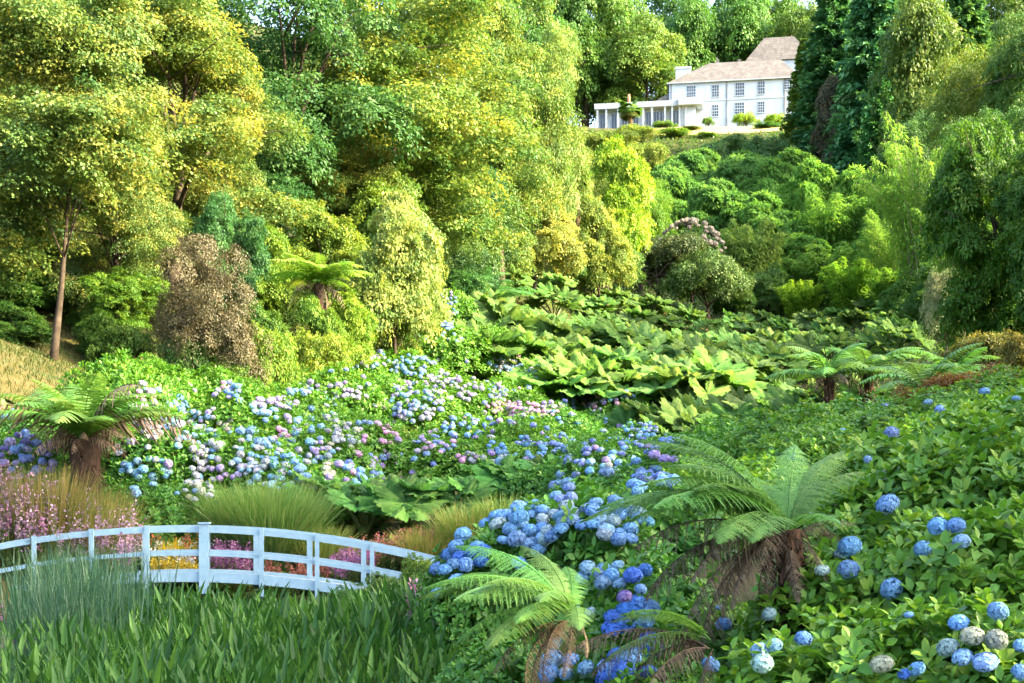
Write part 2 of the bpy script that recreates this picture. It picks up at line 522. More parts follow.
# ------------------------------------------------------------------ the white house
def build_house():
    base = Z(123, 279)
    d0 = 280.0
    cx = X(733, d0)
    hs = thing('manor_house', 'white two storey country house with slate hipped roof above the valley', 'house', (cx, d0, base), R(-9))
    def lx(px, d=d0): return X(px, d) - cx
    def lz(py, d=d0): return Z(py, d) - base
    xl, xr, ze = lx(669.5), lx(797), lz(80.6)
    sc = lz(99.3)
    m = MB().box(xl, xr, 0, 10, -1.5, ze)
    ob('wall', m.mesh('house_wall', M['wall']), hs)
    ob('string_course', MB().box(xl - .05, xr + .05, -.12, -.003, sc - .14, sc + .14).mesh('string_course', M['wall']), hs)
    # hipped roof
    zr = lz(62, 285)
    e = .45
    m = MB().poly([(xl - e, -e, ze), (xr + e, -e, ze), (xr + e, 10 + e, ze), (xl - e, 10 + e, ze), (lx(706, 285), 5, zr), (xr - 3.5, 5, zr)],
                  [(0, 1, 5, 4), (1, 2, 5), (2, 3, 4, 5), (3, 0, 4), (3, 2, 1, 0)])
    ob('roof', m.mesh('house_roof', M['slate']), hs)
    ob('gutter', MB().box(xl - .55, xr + .55, -.62, -.455, ze - .16, ze + .02).mesh('gutter', M['wall']), hs)
    # taller block behind
    x0, x1 = lx(739, 291), lx(803, 291)
    zb, zt = lz(62, 291), lz(40, 294)
    ob('rear_wall', MB().box(x0, x1, 11.5, 20, 2, zb).mesh('rear_wall', M['wall']), hs)
    m = MB().poly([(x0 - .4, 11, zb), (x1 + .4, 11, zb), (x1 + .4, 20.5, zb), (x0 - .4, 20.5, zb), (lx(754, 294), 14, zt), (lx(783, 294), 14, zt), (lx(783, 294), 17.5, zt), (lx(754, 294), 17.5, zt)],
                  [(0, 1, 5, 4), (1, 2, 6, 5), (2, 3, 7, 6), (3, 0, 4, 7), (4, 5, 6, 7), (3, 2, 1, 0)])
    rr = ob('rear_roof', m.mesh('rear_roof', M['slate']), hs)
    rr['label'] = 'taller pale slate roof rising behind the main roof'
    # small gable behind the ridge
    m = MB().poly([(lx(713), 6, zr - 2), (lx(724), 6, zr - 2), (lx(717.5), 6, zr + 1.7), (lx(713), 10, zr - 2), (lx(724), 10, zr - 2), (lx(717.5), 10, zr + 1.7)],
                  [(0, 1, 2), (3, 5, 4), (0, 2, 5, 3), (1, 4, 5, 2), (0, 3, 4, 1)])
    ob('dormer', m.mesh('dormer', M['slate']), hs)
    for q in (xl + .5, lx(727), xr - 3):
        ob('downpipe', MB().box(q - .07, q + .07, -.16, -.02, -1, ze - .1).mesh('downpipe', M['slate']), hs)
    # chimneys
    ca, cb = lx(674, 283), lx(689, 283)
    m = MB().box(ca, cb, 2.2, 4.6, ze - .5, lz(66.5, 283)).box(ca - .15, cb + .15, 2.05, 4.75, lz(67.5, 283), lz(65.8, 283) + .1)
    ob('chimney', m.mesh('chimney', M['wall']), hs, label='broad pale chimney stack on the left end of the house')
    ob('chimney', MB().box(lx(732, 288), lx(735.5, 288), 7, 8, zr - 2, zr + 1.2).mesh('chimney', M['slate']), hs, label='small stone chimney beside the taller roof')
    # sash windows
    def window(pxc, pyc, wpx, hpx):
        d = d0
        wx, wz, ww, hh = lx(pxc), lz(pyc), wpx / F * d / 2, hpx / F * d / 2
        m = MB()
        t = .09
        m.box(wx - ww - t, wx - ww, -.09, -.004, wz - hh, wz + hh).box(wx + ww, wx + ww + t, -.09, -.004, wz - hh, wz + hh)
        m.box(wx - ww - t, wx + ww + t, -.09, -.004, wz + hh, wz + hh + t)
        nv = 3 if wpx > 7 else 2
        for i in range(1, nv + 1):
            q = wx - ww + 2 * ww * i / (nv + 1)
            m.box(q - .04, q + .04, -.08, -.047, wz - hh, wz + hh)
        for i in range(1, 4):
            q = wz - hh + 2 * hh * i / 4
            m.box(wx - ww, wx + ww, -.085, -.05, q - (.065 if i == 2 else .04), q + (.065 if i == 2 else .04))
        fr = ob('window', m.mesh('window_frame', M['wall']), hs)
        ob('pane', MB().box(wx - ww, wx + ww, -.045, -.004, wz - hh, wz + hh).mesh('pane', M['glass']), fr)
        ob('sill', MB().box(wx - ww - .15, wx + ww + .15, -.18, -.005, wz - hh - .16, wz - hh).mesh('sill', M['wall']), fr)
    for a in ((691.6, 90, 8.6, 12), (715.7, 90.3, 6.6, 11.5), (739.7, 89.5, 8.6, 12.5), (760.8, 89.2, 6.4, 12.4), (787, 87, 6.6, 10),
              (715.5, 110, 6, 11.5), (739.5, 108.8, 8.8, 11.5), (760.8, 108.4, 6.2, 10.5)):
        window(*a)
    # single storey veranda wing
    dw = 276.0
    yw = dw - d0
    wxl, wxr = lx(597, dw), lx(706, dw)
    zt_, zf = lz(97.5, dw), lz(103, dw)
    ob('veranda_roof', MB().box(wxl, wxr, yw - .3, yw + 3.9, zf, zt_).mesh('veranda_roof', M['wall']), hs)
    ob('veranda_wall', MB().box(wxl + .5, lx(684, dw), yw + 1.6, yw + 3.8, -2.5, zf - .003).mesh('veranda_wall', M['wall']), hs)
    ob('porch', MB().box(lx(684.5, dw), lx(699, dw), yw + .3, yw + 3.8, -2.5, zf - .003).mesh('porch', M['wall']), hs, label='projecting white porch at the right end of the veranda')
    ob('porch_roof', MB().box(lx(682, dw), lx(704, dw), yw - 1.1, yw - .303, zf - .1, zt_ + .25).mesh('porch_roof', M['wall']), hs)
    for p in (600, 609, 621, 634, 646.5, 655.3, 668.3, 675.5, 683, 689):
        q = lx(p, dw)
        ob('column', MB().box(q - .2, q + .2, yw - .1, yw + .3, -2.5, zf - .003).mesh('column', M['wall']), hs)
    for p in (604.5, 616, 626.5, 638, 651, 658.7, 665, 675, 681.5):
        q = lx(p, dw + 1.4)
        wd = .55
        f = ob('french_door', MB().box(q - wd - .1, q - wd, yw + 1.5, yw + 1.597, -2, zf - .5).box(q + wd, q + wd + .1, yw + 1.5, yw + 1.597, -2, zf - .5)
               .box(q - wd, q + wd, yw + 1.5, yw + 1.597, zf - .6, zf - .5).box(q - .04, q + .04, yw + 1.49, yw + 1.53, -2, zf - .6).mesh('door_frame', M['wall']), hs)
        ob('pane', MB().box(q - wd, q + wd, yw + 1.54, yw + 1.597, -2, zf - .6).mesh('pane', M['glass']), f)
    # lean-to roof left of the main block
    m = MB().poly([(lx(652), 1, lz(98)), (xl, 1, lz(98)), (xl, 1, lz(88)), (lx(652), 7, lz(98)), (xl, 7, lz(98)), (xl, 7, lz(88))],
                  [(0, 1, 2), (3, 5, 4), (0, 2, 5, 3), (1, 4, 5, 2), (0, 3, 4, 1)])
    ob('lean_to', m.mesh('lean_to', M['slate']), hs)
    t = ob('chimney_pot', Leaves().tube([(lx(628.3, 281), 1, lz(100)), (lx(628.3, 281), 1, lz(93)), (lx(628.3, 281), 1, lz(88))], [.42, .36, .3], 8).mesh('chimney_pot', solid_mat('terracotta', (.3, .12, .06), (.4, .18, .09))), hs)


build_house()

# ------------------------------------------------------------------ trees
def lobes_broad(rx, rz, n, lr=(.34, .5), low=-.75):
    """lumpy crown: lobes on and inside an ellipsoid centred on the origin"""
    out = []
    while len(out) < n:
        d = rand_dirs(1)[0]
        if d[2] < low:
            continue
        k = rng.uniform(.4, .86)
        r = rng.uniform(*lr)
        out.append((np.array([d[0] * rx * k, d[1] * rx * k, d[2] * rz * k]), np.array([rx * r, rx * r, min(rx, rz) * r * .8])))
    return out


def crown(name, lobes, n_spray, per, spray_r, leaf, tpl, mat, flat=.6, droop=.35, core=.72, rnd_clump=.62, under=-.55, wide=1.0, hang=.4):
    area = np.array([l[1][0] * l[1][2] for l in lobes])
    pick = rng.choice(len(lobes), n_spray, p=area / area.sum())
    c = np.array([lobes[i][0] for i in pick])
    r = np.array([lobes[i][1] for i in pick])
    d = rand_dirs(n_spray)
    low = d[:, 2] < under
    d[low, 2] *= -1
    pos = c + r * d * rng.uniform(core, 1.03, (n_spray, 1))
    nr = norm(d / r)
    up = np.array([0, 0, 1.0])
    sn = norm(flat * up + (1 - flat) * nr + rng.normal(size=(n_spray, 3)) * .18)
    sn[:, 2] = np.abs(sn[:, 2])
    # spray axes
    ax = norm(np.cross(sn, rand_dirs(n_spray)))
    ay = np.cross(sn, ax)
    ang = rng.uniform(0, 2 * PI, (n_spray, per))
    rad = np.sqrt(rng.random((n_spray, per))) * spray_r * rng.uniform(.6, 1.3, (n_spray, 1))
    ca, sa = np.cos(ang)[..., None], np.sin(ang)[..., None]
    out = ca * ax[:, None] + sa * ay[:, None]
    p = pos[:, None] + out * rad[..., None] + sn[:, None] * rng.normal(0, spray_r * .12, (n_spray, per, 1))
    p[..., 2] -= droop * rad ** 2 / spray_r
    axis = norm(out + rng.normal(0, .45, out.shape) - up * hang)
    nm = norm(sn[:, None] + rng.normal(0, .42, out.shape))
    cl = rng.random((n_spray, 1))
    rnd = np.clip(rnd_clump * cl + (1 - rnd_clump) * rng.random((n_spray, per)), 0, 1)
    N = n_spray * per
    return Leaves().add(tpl, p.reshape(N, 3), axis.reshape(N, 3), nm.reshape(N, 3), leaf * rng.uniform(.7, 1.25, N), rnd.ravel(), wide).mesh(name, mat)


def trunk_mesh(name, h, r0, lean, lobes, zc, mat, n_limb=12, split=.45):
    """tapered trunk with limbs running into the crown lobes (lobes centred at height zc)"""
    L = Leaves()
    t = np.linspace(0, 1, 9)
    top = h
    path = np.c_[lean[0] * t ** 1.4 + .12 * np.sin(t * 7), lean[1] * t ** 1.4 + .1 * np.cos(t * 6) - .1, t * top - .4]
    L.tube(path, r0 * (1.25 * (1 - t) ** 3 + .9 - .75 * t), 9)
    ls = sorted(lobes, key=lambda q: -q[1][0])[:n_limb]
    for c, _ in ls:
        e = np.array([c[0], c[1], c[2] + zc])
        k = np.clip(rng.uniform(split, .85), 0, 1)
        s0 = np.array([np.interp(k, t, path[:, i]) for i in range(3)])
        if e[2] < s0[2]:
            s0 = np.array([np.interp(split * .8, t, path[:, i]) for i in range(3)])
        u = np.linspace(0, 1, 6)[:, None]
        mid = (s0 + e) / 2 + np.array([0, 0, .12 * np.linalg.norm(e - s0)])
        pts = (1 - u) ** 2 * s0 + 2 * u * (1 - u) * mid + u ** 2 * e
        L.tube(pts, r0 * np.linspace(.45, .07, 6), 6)
        for _k in range(2):
            s1 = pts[3]
            e1 = e + rng.normal(0, .25, 3) * np.linalg.norm(e - s0)
            pt = s1 + (e1 - s1) * np.linspace(0, 1, 4)[:, None]
            L.tube(pt, r0 * np.linspace(.2, .04, 4), 5)
    return L.mesh(name, mat)


PROTO = {}


def proto_tree(kind, H, rx, rz, n_lobes, n_spray, per, spray_r, leaf, tpl, mat, bark='bark', r0=.3, lean=(0, 0), lr=(.34, .5), low=-.75, flat=.6, droop=.35, core=.72, under=-.55, wide=1.0, hang=.4):
    lobes = lobes_broad(rx, rz, n_lobes, lr, low)
    zc = H - rz
    cm = crown(kind + '_crown', lobes, n_spray, per, spray_r, leaf, tpl, mat, flat, droop, core, under=under, wide=wide, hang=hang)
    tm = trunk_mesh(kind + '_trunk', zc + rz * .4, r0, lean, lobes, zc, M[bark])
    PROTO[kind] = (H, zc, rx, cm, tm)


def proto_conifer(kind, H, R_, n_br, tufts, size, mat, power=.85, base=.06, droop=.25):
    t = base + (1 - base) * rng.random(n_br) ** 1.25
    az = rng.uniform(0, 2 * PI, n_br)
    ln = R_ * (1 - t) ** power * rng.uniform(.7, 1.12, n_br) + .15
    u = rng.random((n_br, tufts)) ** .6
    r = u * ln[:, None]
    side = rng.normal(0, .16, (n_br, tufts)) * ln[:, None] * (1.1 - u)
    p = np.stack([np.cos(az)[:, None] * r - np.sin(az)[:, None] * side, np.sin(az)[:, None] * r + np.cos(az)[:, None] * side,
                  t[:, None] * H + .12 * r - droop * r ** 2 / R_ + rng.normal(0, .12, r.shape)], -1)
    out = np.stack([np.cos(az), np.sin(az), np.full(n_br, -.25)], -1)[:, None] + rng.normal(0, .4, (n_br, tufts, 3))
    nm = np.array([0, 0, 1.0]) + rng.normal(0, .4, (n_br, tufts, 3))
    N = n_br * tufts
    rnd = np.clip(.6 * rng.random((n_br, 1)) + .4 * u, 0, 1).ravel()
    cm = Leaves().add(DIAMOND, p.reshape(N, 3), out.reshape(N, 3), nm.reshape(N, 3), size * rng.uniform(.7, 1.3, N), rnd, .8).mesh(kind + '_crown', mat)
    L = Leaves().tube([(0, 0, -.5), (0, 0, H * .3), (0.05, 0, H * .7), (0, 0, H * .97)], [H * .022, H * .017, H * .008, .03], 8)
    PROTO[kind] = (H, 0, R_, cm, L.mesh(kind + '_trunk', M['bark']))


def proto_bamboo(kind, H, spread, n_culm, per, leaf, mat, plume=.85, arch=.45):
    L, T = Leaves(), Leaves()
    for i in range(n_culm):
        a = rng.uniform(0, 2 * PI)
        b = spread * .35 * math.sqrt(rng.random())
        base = np.array([math.cos(a) * b, math.sin(a) * b, 0])
        a2 = a + rng.normal(0, .5)
        h = H * rng.uniform(.62, 1.0)
        o = np.array([math.cos(a2), math.sin(a2), 0]) * spread * rng.uniform(.35, .9)
        t = np.linspace(0, 1, 9)[:, None]
        path = base + o * t ** 2.1 + np.array([0, 0, h]) * (t * (1 + arch * .35) - arch * .35 * t ** 3.2 * 1.0)
        T.tube(path, np.linspace(.05, .008, 9), 4, cap=False)
        u = .06 + .94 * rng.random(per) ** .8
        c = np.stack([np.interp(u, t[:, 0], path[:, k]) for k in range(3)], -1)
        rad = plume * np.sin(np.clip((u + .05) / 1.05, 0, 1) * PI * .82 + .25) * np.sqrt(rng.random(per))
        dr = rand_dirs(per)
        dr[:, 2] *= .5
        p = c + dr * rad[:, None]
        p[:, 2] -= .25 * rad
        ax = norm(dr * [1, 1, .3] + np.array([0, 0, -.55]) + rng.normal(0, .3, (per, 3)))
        nm = np.array([0, 0, 1.0]) + dr * .6 + rng.normal(0, .35, (per, 3))
        L.add(LANCE, p, ax, nm, leaf * rng.uniform(.7, 1.3, per), np.clip(.5 * rng.random() + .5 * rng.random(per), 0, 1), .9)
    PROTO[kind] = (H, 0, spread, L.mesh(kind + '_foliage', mat), T.mesh(kind + '_culms', M['palebark']))


proto_tree('syc_a', 19, 6.4, 8.6, 36, 600, 175, 1.15, .155, MAPLE, M['sycamore'], r0=.11, lean=(1.9, .3), lr=(.22, .38), low=-.95, flat=.88, droop=.45, core=.4)
proto_tree('syc_b', 20, 6.8, 10.0, 38, 640, 175, 1.2, .155, MAPLE, M['sycamore'], r0=.3, lean=(-.6, .3), lr=(.22, .38), low=-.95, flat=.88, droop=.45, core=.4)
proto_tree('broad_a', 18, 6.5, 9.0, 30, 720, 80, .95, .22, DIAMOND, M['broad'], r0=.36, lr=(.26, .42), low=-1)
proto_tree('broad_b', 18, 7.4, 9.0, 28, 720, 80, 1.0, .23, DIAMOND, M['broad'], r0=.4, lean=(.7, 0), lr=(.28, .46), low=-1)
proto_tree('far_a', 28, 10.5, 13.6, 34, 680, 60, 1.7, .52, DIAMOND, M['broad'], r0=.55, lr=(.26, .4), low=-1, flat=.45)
proto_tree('far_b', 26, 11, 12.6, 34, 680, 60, 1.8, .52, DIAMOND, M['broad'], r0=.55, lr=(.28, .42), low=-1, flat=.45)
proto_tree('rhodo_a', 5.2, 2.7, 2.5, 22, 430, 70, .42, .15, LANCE, M['rhodo'], r0=.14, lr=(.3, .45), low=-.5, flat=.45, core=.6, droop=.15, wide=1.4, hang=.05)
proto_tree('rhodo_b', 4.6, 3.2, 2.3, 22, 430, 70, .45, .16, LANCE, M['rhodo'], r0=.14, lr=(.3, .45), low=-.4, flat=.45, core=.6, droop=.15, wide=1.4, hang=.05)
proto_tree('dry_a', 5.4, 2.3, 2.9, 44, 950, 80, .32, .06, DIAMOND, M['dry_shrub'], r0=.1, lr=(.22, .34), low=-1, flat=.2, core=.55)
proto_tree('evergreen', 10, 4.1, 4.9, 46, 900, 90, .5, .19, LANCE, M['broad'], r0=.25, lr=(.2, .32), low=-1, flat=.6, core=.6, droop=.2, under=-.8, wide=1.5, hang=.12)
proto_tree('low_shrub', 2.2, 1.7, 1.2, 14, 260, 60, .3, .1, DIAMOND, M['broad'], r0=.07, lr=(.34, .5), low=-.2, flat=.4, core=.6)
proto_tree('big_bush', 6, 3.0, 3.2, 34, 620, 90, .5, .13, DIAMOND, M['broad'], r0=.12, lr=(.24, .4), low=-.9, flat=.55, core=.55, droop=.15, under=-.8, wide=1.2, hang=.05)
proto_tree('bamboo_mound', 9, 3.7, 4.8, 44, 1100, 95, .6, .4, LANCE, M['bamboo'], bark='palebark', r0=.08, lr=(.2, .33), low=-1, flat=.6, core=.6, droop=.35, under=-.75, wide=1.1, hang=.45)
proto_conifer('conifer_a', 30, 5.6, 620, 60, .75, M['conifer'])
proto_conifer('conifer_b', 28, 7.0, 560, 60, .8, M['conifer'], power=.7, droop=.4)
proto_bamboo('bamboo_a', 9.5, 3.6, 52, 420, .54, M['bamboo'], plume=1.0)
proto_bamboo('bamboo_b', 10.5, 4.2, 56, 420, .54, M['bamboo'], plume=1.1, arch=.7)
proto_bamboo('bamboo_fine', 12, 4.6, 60, 420, .34, M['bamboo'], plume=.75, arch=.9)

WOODS = {'conifer': 'conifer'}


def plant(kind, name, cat, px, d, top, label, half=None, color=(1, 1, 1), group=None, rot=None, sink=0.0, dx=0, part=('trunk', 'crown')):
    """stand a plant at pixel column px, distance d; its top at pixel row top; half = crown half-width in pixels"""
    H, zc, rx, cm, tm = PROTO[kind]
    x = X(px, d)
    z = gz(x, d) - sink
    h = Z(top, d) - z
    s = h / H
    sw = s if half is None else (half / F * d) / rx
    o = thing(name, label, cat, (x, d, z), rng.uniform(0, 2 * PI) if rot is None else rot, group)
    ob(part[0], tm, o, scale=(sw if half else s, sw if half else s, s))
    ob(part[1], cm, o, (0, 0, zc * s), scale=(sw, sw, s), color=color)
    return o


W_ = 'trees on the left bank'  # tints below also brighten sunlit trees and darken shaded ones
YL = (1.55, 1.35, .8)
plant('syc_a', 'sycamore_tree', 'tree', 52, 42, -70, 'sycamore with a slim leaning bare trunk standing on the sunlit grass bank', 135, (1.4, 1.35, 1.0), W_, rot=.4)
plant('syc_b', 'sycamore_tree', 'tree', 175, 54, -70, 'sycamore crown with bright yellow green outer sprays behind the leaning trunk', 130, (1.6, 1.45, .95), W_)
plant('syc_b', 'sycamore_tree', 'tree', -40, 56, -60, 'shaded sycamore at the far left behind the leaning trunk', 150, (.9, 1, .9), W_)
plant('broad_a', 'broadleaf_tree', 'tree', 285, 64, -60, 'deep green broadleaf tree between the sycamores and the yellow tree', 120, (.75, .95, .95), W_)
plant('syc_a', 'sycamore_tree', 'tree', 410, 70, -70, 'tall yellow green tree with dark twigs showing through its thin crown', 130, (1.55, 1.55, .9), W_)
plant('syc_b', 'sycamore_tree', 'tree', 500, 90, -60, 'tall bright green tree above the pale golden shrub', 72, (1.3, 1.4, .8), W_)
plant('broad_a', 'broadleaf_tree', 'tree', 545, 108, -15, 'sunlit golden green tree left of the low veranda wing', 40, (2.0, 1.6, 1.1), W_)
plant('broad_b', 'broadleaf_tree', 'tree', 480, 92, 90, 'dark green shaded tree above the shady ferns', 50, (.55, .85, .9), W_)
plant('big_bush', 'sun_tinted_tree', 'tree', 615, 118, 128, 'bright lime yellow sun-tinted tree below the veranda wing', 42, (2.6, 2.2, .6), W_)  # its yellow is sunlight worked into the tint
plant('big_bush', 'sun_tinted_bush', 'shrub', 535, 99, 182, 'pale golden sun-tinted bush hanging over the edge of the giant rhubarb', 46, (3.2, 1.9, 1.7), W_)  # pale gold tint paints in the sunlight on its leaves
plant('big_bush', 'sun_tawny_bush', 'shrub', 600, 110, 190, 'tawny green sun-tinted bush beside the shaggy palm trunk', 34, (2.8, 1.9, 1.4), W_)  # the tan tint includes the sun on this bush
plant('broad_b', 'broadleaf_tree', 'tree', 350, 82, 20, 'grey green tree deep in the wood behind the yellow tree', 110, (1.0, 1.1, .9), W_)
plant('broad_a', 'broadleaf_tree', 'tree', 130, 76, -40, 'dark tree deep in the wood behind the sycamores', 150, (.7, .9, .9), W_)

U_ = 'shrubs on the left bank'
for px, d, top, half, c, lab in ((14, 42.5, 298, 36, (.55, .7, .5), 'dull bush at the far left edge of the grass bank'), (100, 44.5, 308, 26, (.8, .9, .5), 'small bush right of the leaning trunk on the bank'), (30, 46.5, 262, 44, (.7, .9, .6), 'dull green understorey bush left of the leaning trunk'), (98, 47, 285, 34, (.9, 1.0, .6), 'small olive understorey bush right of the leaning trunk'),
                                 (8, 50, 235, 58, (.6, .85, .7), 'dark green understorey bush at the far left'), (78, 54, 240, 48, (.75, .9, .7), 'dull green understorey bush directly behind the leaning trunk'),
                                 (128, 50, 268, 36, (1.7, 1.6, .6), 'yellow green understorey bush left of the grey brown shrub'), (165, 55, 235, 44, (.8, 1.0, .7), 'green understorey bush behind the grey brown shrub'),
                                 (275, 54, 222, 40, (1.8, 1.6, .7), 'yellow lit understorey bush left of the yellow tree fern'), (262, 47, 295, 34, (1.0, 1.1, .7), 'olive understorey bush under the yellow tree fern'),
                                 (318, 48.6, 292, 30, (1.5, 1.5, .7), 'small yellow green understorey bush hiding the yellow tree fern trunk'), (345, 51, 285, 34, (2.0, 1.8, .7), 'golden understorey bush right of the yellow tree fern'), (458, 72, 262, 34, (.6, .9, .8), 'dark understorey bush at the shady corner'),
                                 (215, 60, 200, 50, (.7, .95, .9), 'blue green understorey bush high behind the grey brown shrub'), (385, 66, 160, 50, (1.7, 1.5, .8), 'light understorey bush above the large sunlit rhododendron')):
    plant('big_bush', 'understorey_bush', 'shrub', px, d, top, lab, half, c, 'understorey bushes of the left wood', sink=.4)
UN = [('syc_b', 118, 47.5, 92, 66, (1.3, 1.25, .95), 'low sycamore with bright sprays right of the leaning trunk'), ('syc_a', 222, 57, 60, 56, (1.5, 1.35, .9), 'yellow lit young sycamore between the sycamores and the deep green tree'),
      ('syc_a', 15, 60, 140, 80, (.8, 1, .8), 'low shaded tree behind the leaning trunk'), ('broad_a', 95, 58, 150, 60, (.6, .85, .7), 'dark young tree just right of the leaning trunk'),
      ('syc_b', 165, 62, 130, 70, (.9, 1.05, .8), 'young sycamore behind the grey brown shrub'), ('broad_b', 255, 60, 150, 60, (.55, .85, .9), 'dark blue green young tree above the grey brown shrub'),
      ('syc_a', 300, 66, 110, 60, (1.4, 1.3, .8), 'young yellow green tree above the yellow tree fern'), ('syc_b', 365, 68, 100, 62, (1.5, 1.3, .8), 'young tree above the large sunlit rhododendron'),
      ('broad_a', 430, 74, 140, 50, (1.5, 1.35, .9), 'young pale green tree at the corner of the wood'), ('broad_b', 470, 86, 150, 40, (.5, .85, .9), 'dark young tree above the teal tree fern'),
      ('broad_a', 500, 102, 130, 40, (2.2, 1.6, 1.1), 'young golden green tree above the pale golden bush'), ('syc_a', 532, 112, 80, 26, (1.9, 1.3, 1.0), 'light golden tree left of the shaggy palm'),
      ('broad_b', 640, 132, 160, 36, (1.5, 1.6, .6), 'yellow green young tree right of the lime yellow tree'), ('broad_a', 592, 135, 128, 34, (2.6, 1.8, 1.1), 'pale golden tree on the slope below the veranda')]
for k, px, d, top, half, c, lab in UN:  # golden tints stand for sunlit leaves, dark ones for shade
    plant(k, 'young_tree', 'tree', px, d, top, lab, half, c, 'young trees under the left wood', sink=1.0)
plant('dry_a', 'grey_brown_shrub', 'shrub', 214, 43, 215, 'grey brown twiggy shrub with fine dull leaves at the edge of the bank', 60, (.62, .6, .42), U_, sink=.3)
plant('big_bush', 'rhododendron', 'shrub', 392, 54, 178, 'large sunlit rhododendron with sunlight tinted into its leaves above the lilac hydrangeas', 58, (2.7, 1.9, 1.8), U_, sink=.4)  # pale tint copies the look of sunlit leaves
plant('big_bush', 'rhododendron', 'shrub', 325, 58, 195, 'olive rhododendron behind the yellow green tree fern', 52, (1.9, 1.5, .8), U_)
plant('big_bush', 'rhododendron', 'shrub', 425, 60, 262, 'low rhododendron tinted pale as if sunlit at the corner of the wood', 32, (2.8, 2.0, 1.9), U_)  # same sunlit pallor put into the tint
plant('evergreen', 'evergreen_shrub', 'shrub', 228, 50, 165, 'blue green shrub peeping out above the grey brown shrub', 42, (.7, 1.0, 1.15), U_)
plant('evergreen', 'evergreen_shrub', 'shrub', 120, 46, 250, 'yellow green shrub with hanging sprays right of the leaning trunk', 44, (1.3, 1.35, .6), U_)
plant('evergreen', 'evergreen_shrub', 'shrub', 5, 47, 215, 'dark bush at the far left of the bank', 42, (.6, .8, .7), U_)
plant('low_shrub', 'low_shrub', 'shrub', 268, 45, 318, 'low yellow green shrub below the yellow tree fern', 34, (1.9, 1.7, .7), U_)
plant('low_shrub', 'low_shrub', 'shrub', 318, 47, 322, 'golden low shrub between tree fern and lilac hydrangeas', 32, (2.3, 1.7, .8), U_)
plant('low_shrub', 'low_shrub', 'shrub', 225, 43, 345, 'dull olive low shrub at the foot of the grey brown shrub', 36, (1.2, 1.1, .7), U_)
plant('low_shrub', 'low_shrub', 'shrub', 186, 42.5, 326, 'dull green low shrub left of the grey brown shrub', 30, (.8, .9, .6), U_)
plant('low_shrub', 'low_shrub', 'shrub', 122, 43.5, 318, 'olive low shrub higher on the bank right of the trunk', 32, (1.0, 1.0, .6), U_)
plant('low_shrub', 'low_shrub', 'shrub', 158, 42, 352, 'small fern like green shrub at the foot of the bank', 22, (1.0, 1.2, .6), U_)
plant('rhodo_b', 'rhododendron', 'shrub', 465, 82, 225, 'dark glossy shrub in the shade behind the ferns', 38, (.6, .85, .8), U_)

V_ = 'shrubs at the head of the valley'
CREAM = plant('big_bush', 'rhododendron', 'shrub', 690, 124, 222, 'round shrub topped with clustered cream flowers', 36, (.9, 1.1, .8), V_)
plant('rhodo_b', 'rhododendron', 'shrub', 655, 119, 232, 'dark purplish rhododendron in front of the cream flowered shrub', 55, (.65, .62, .62), V_)
plant('rhodo_b', 'rhododendron', 'shrub', 710, 117, 250, 'dark low rhododendron right of the purplish one', 42, (.8, .95, .7), V_)
plant('rhodo_b', 'rhododendron', 'shrub', 605, 114, 245, 'mid green rhododendron below the palm', 40, (.9, 1.2, .8), V_)
plant('rhodo_a', 'rhododendron', 'shrub', 560, 108, 255, 'dark green rhododendron behind the top edge of giant rhubarb', 30, (.7, 1.0, .7), V_)

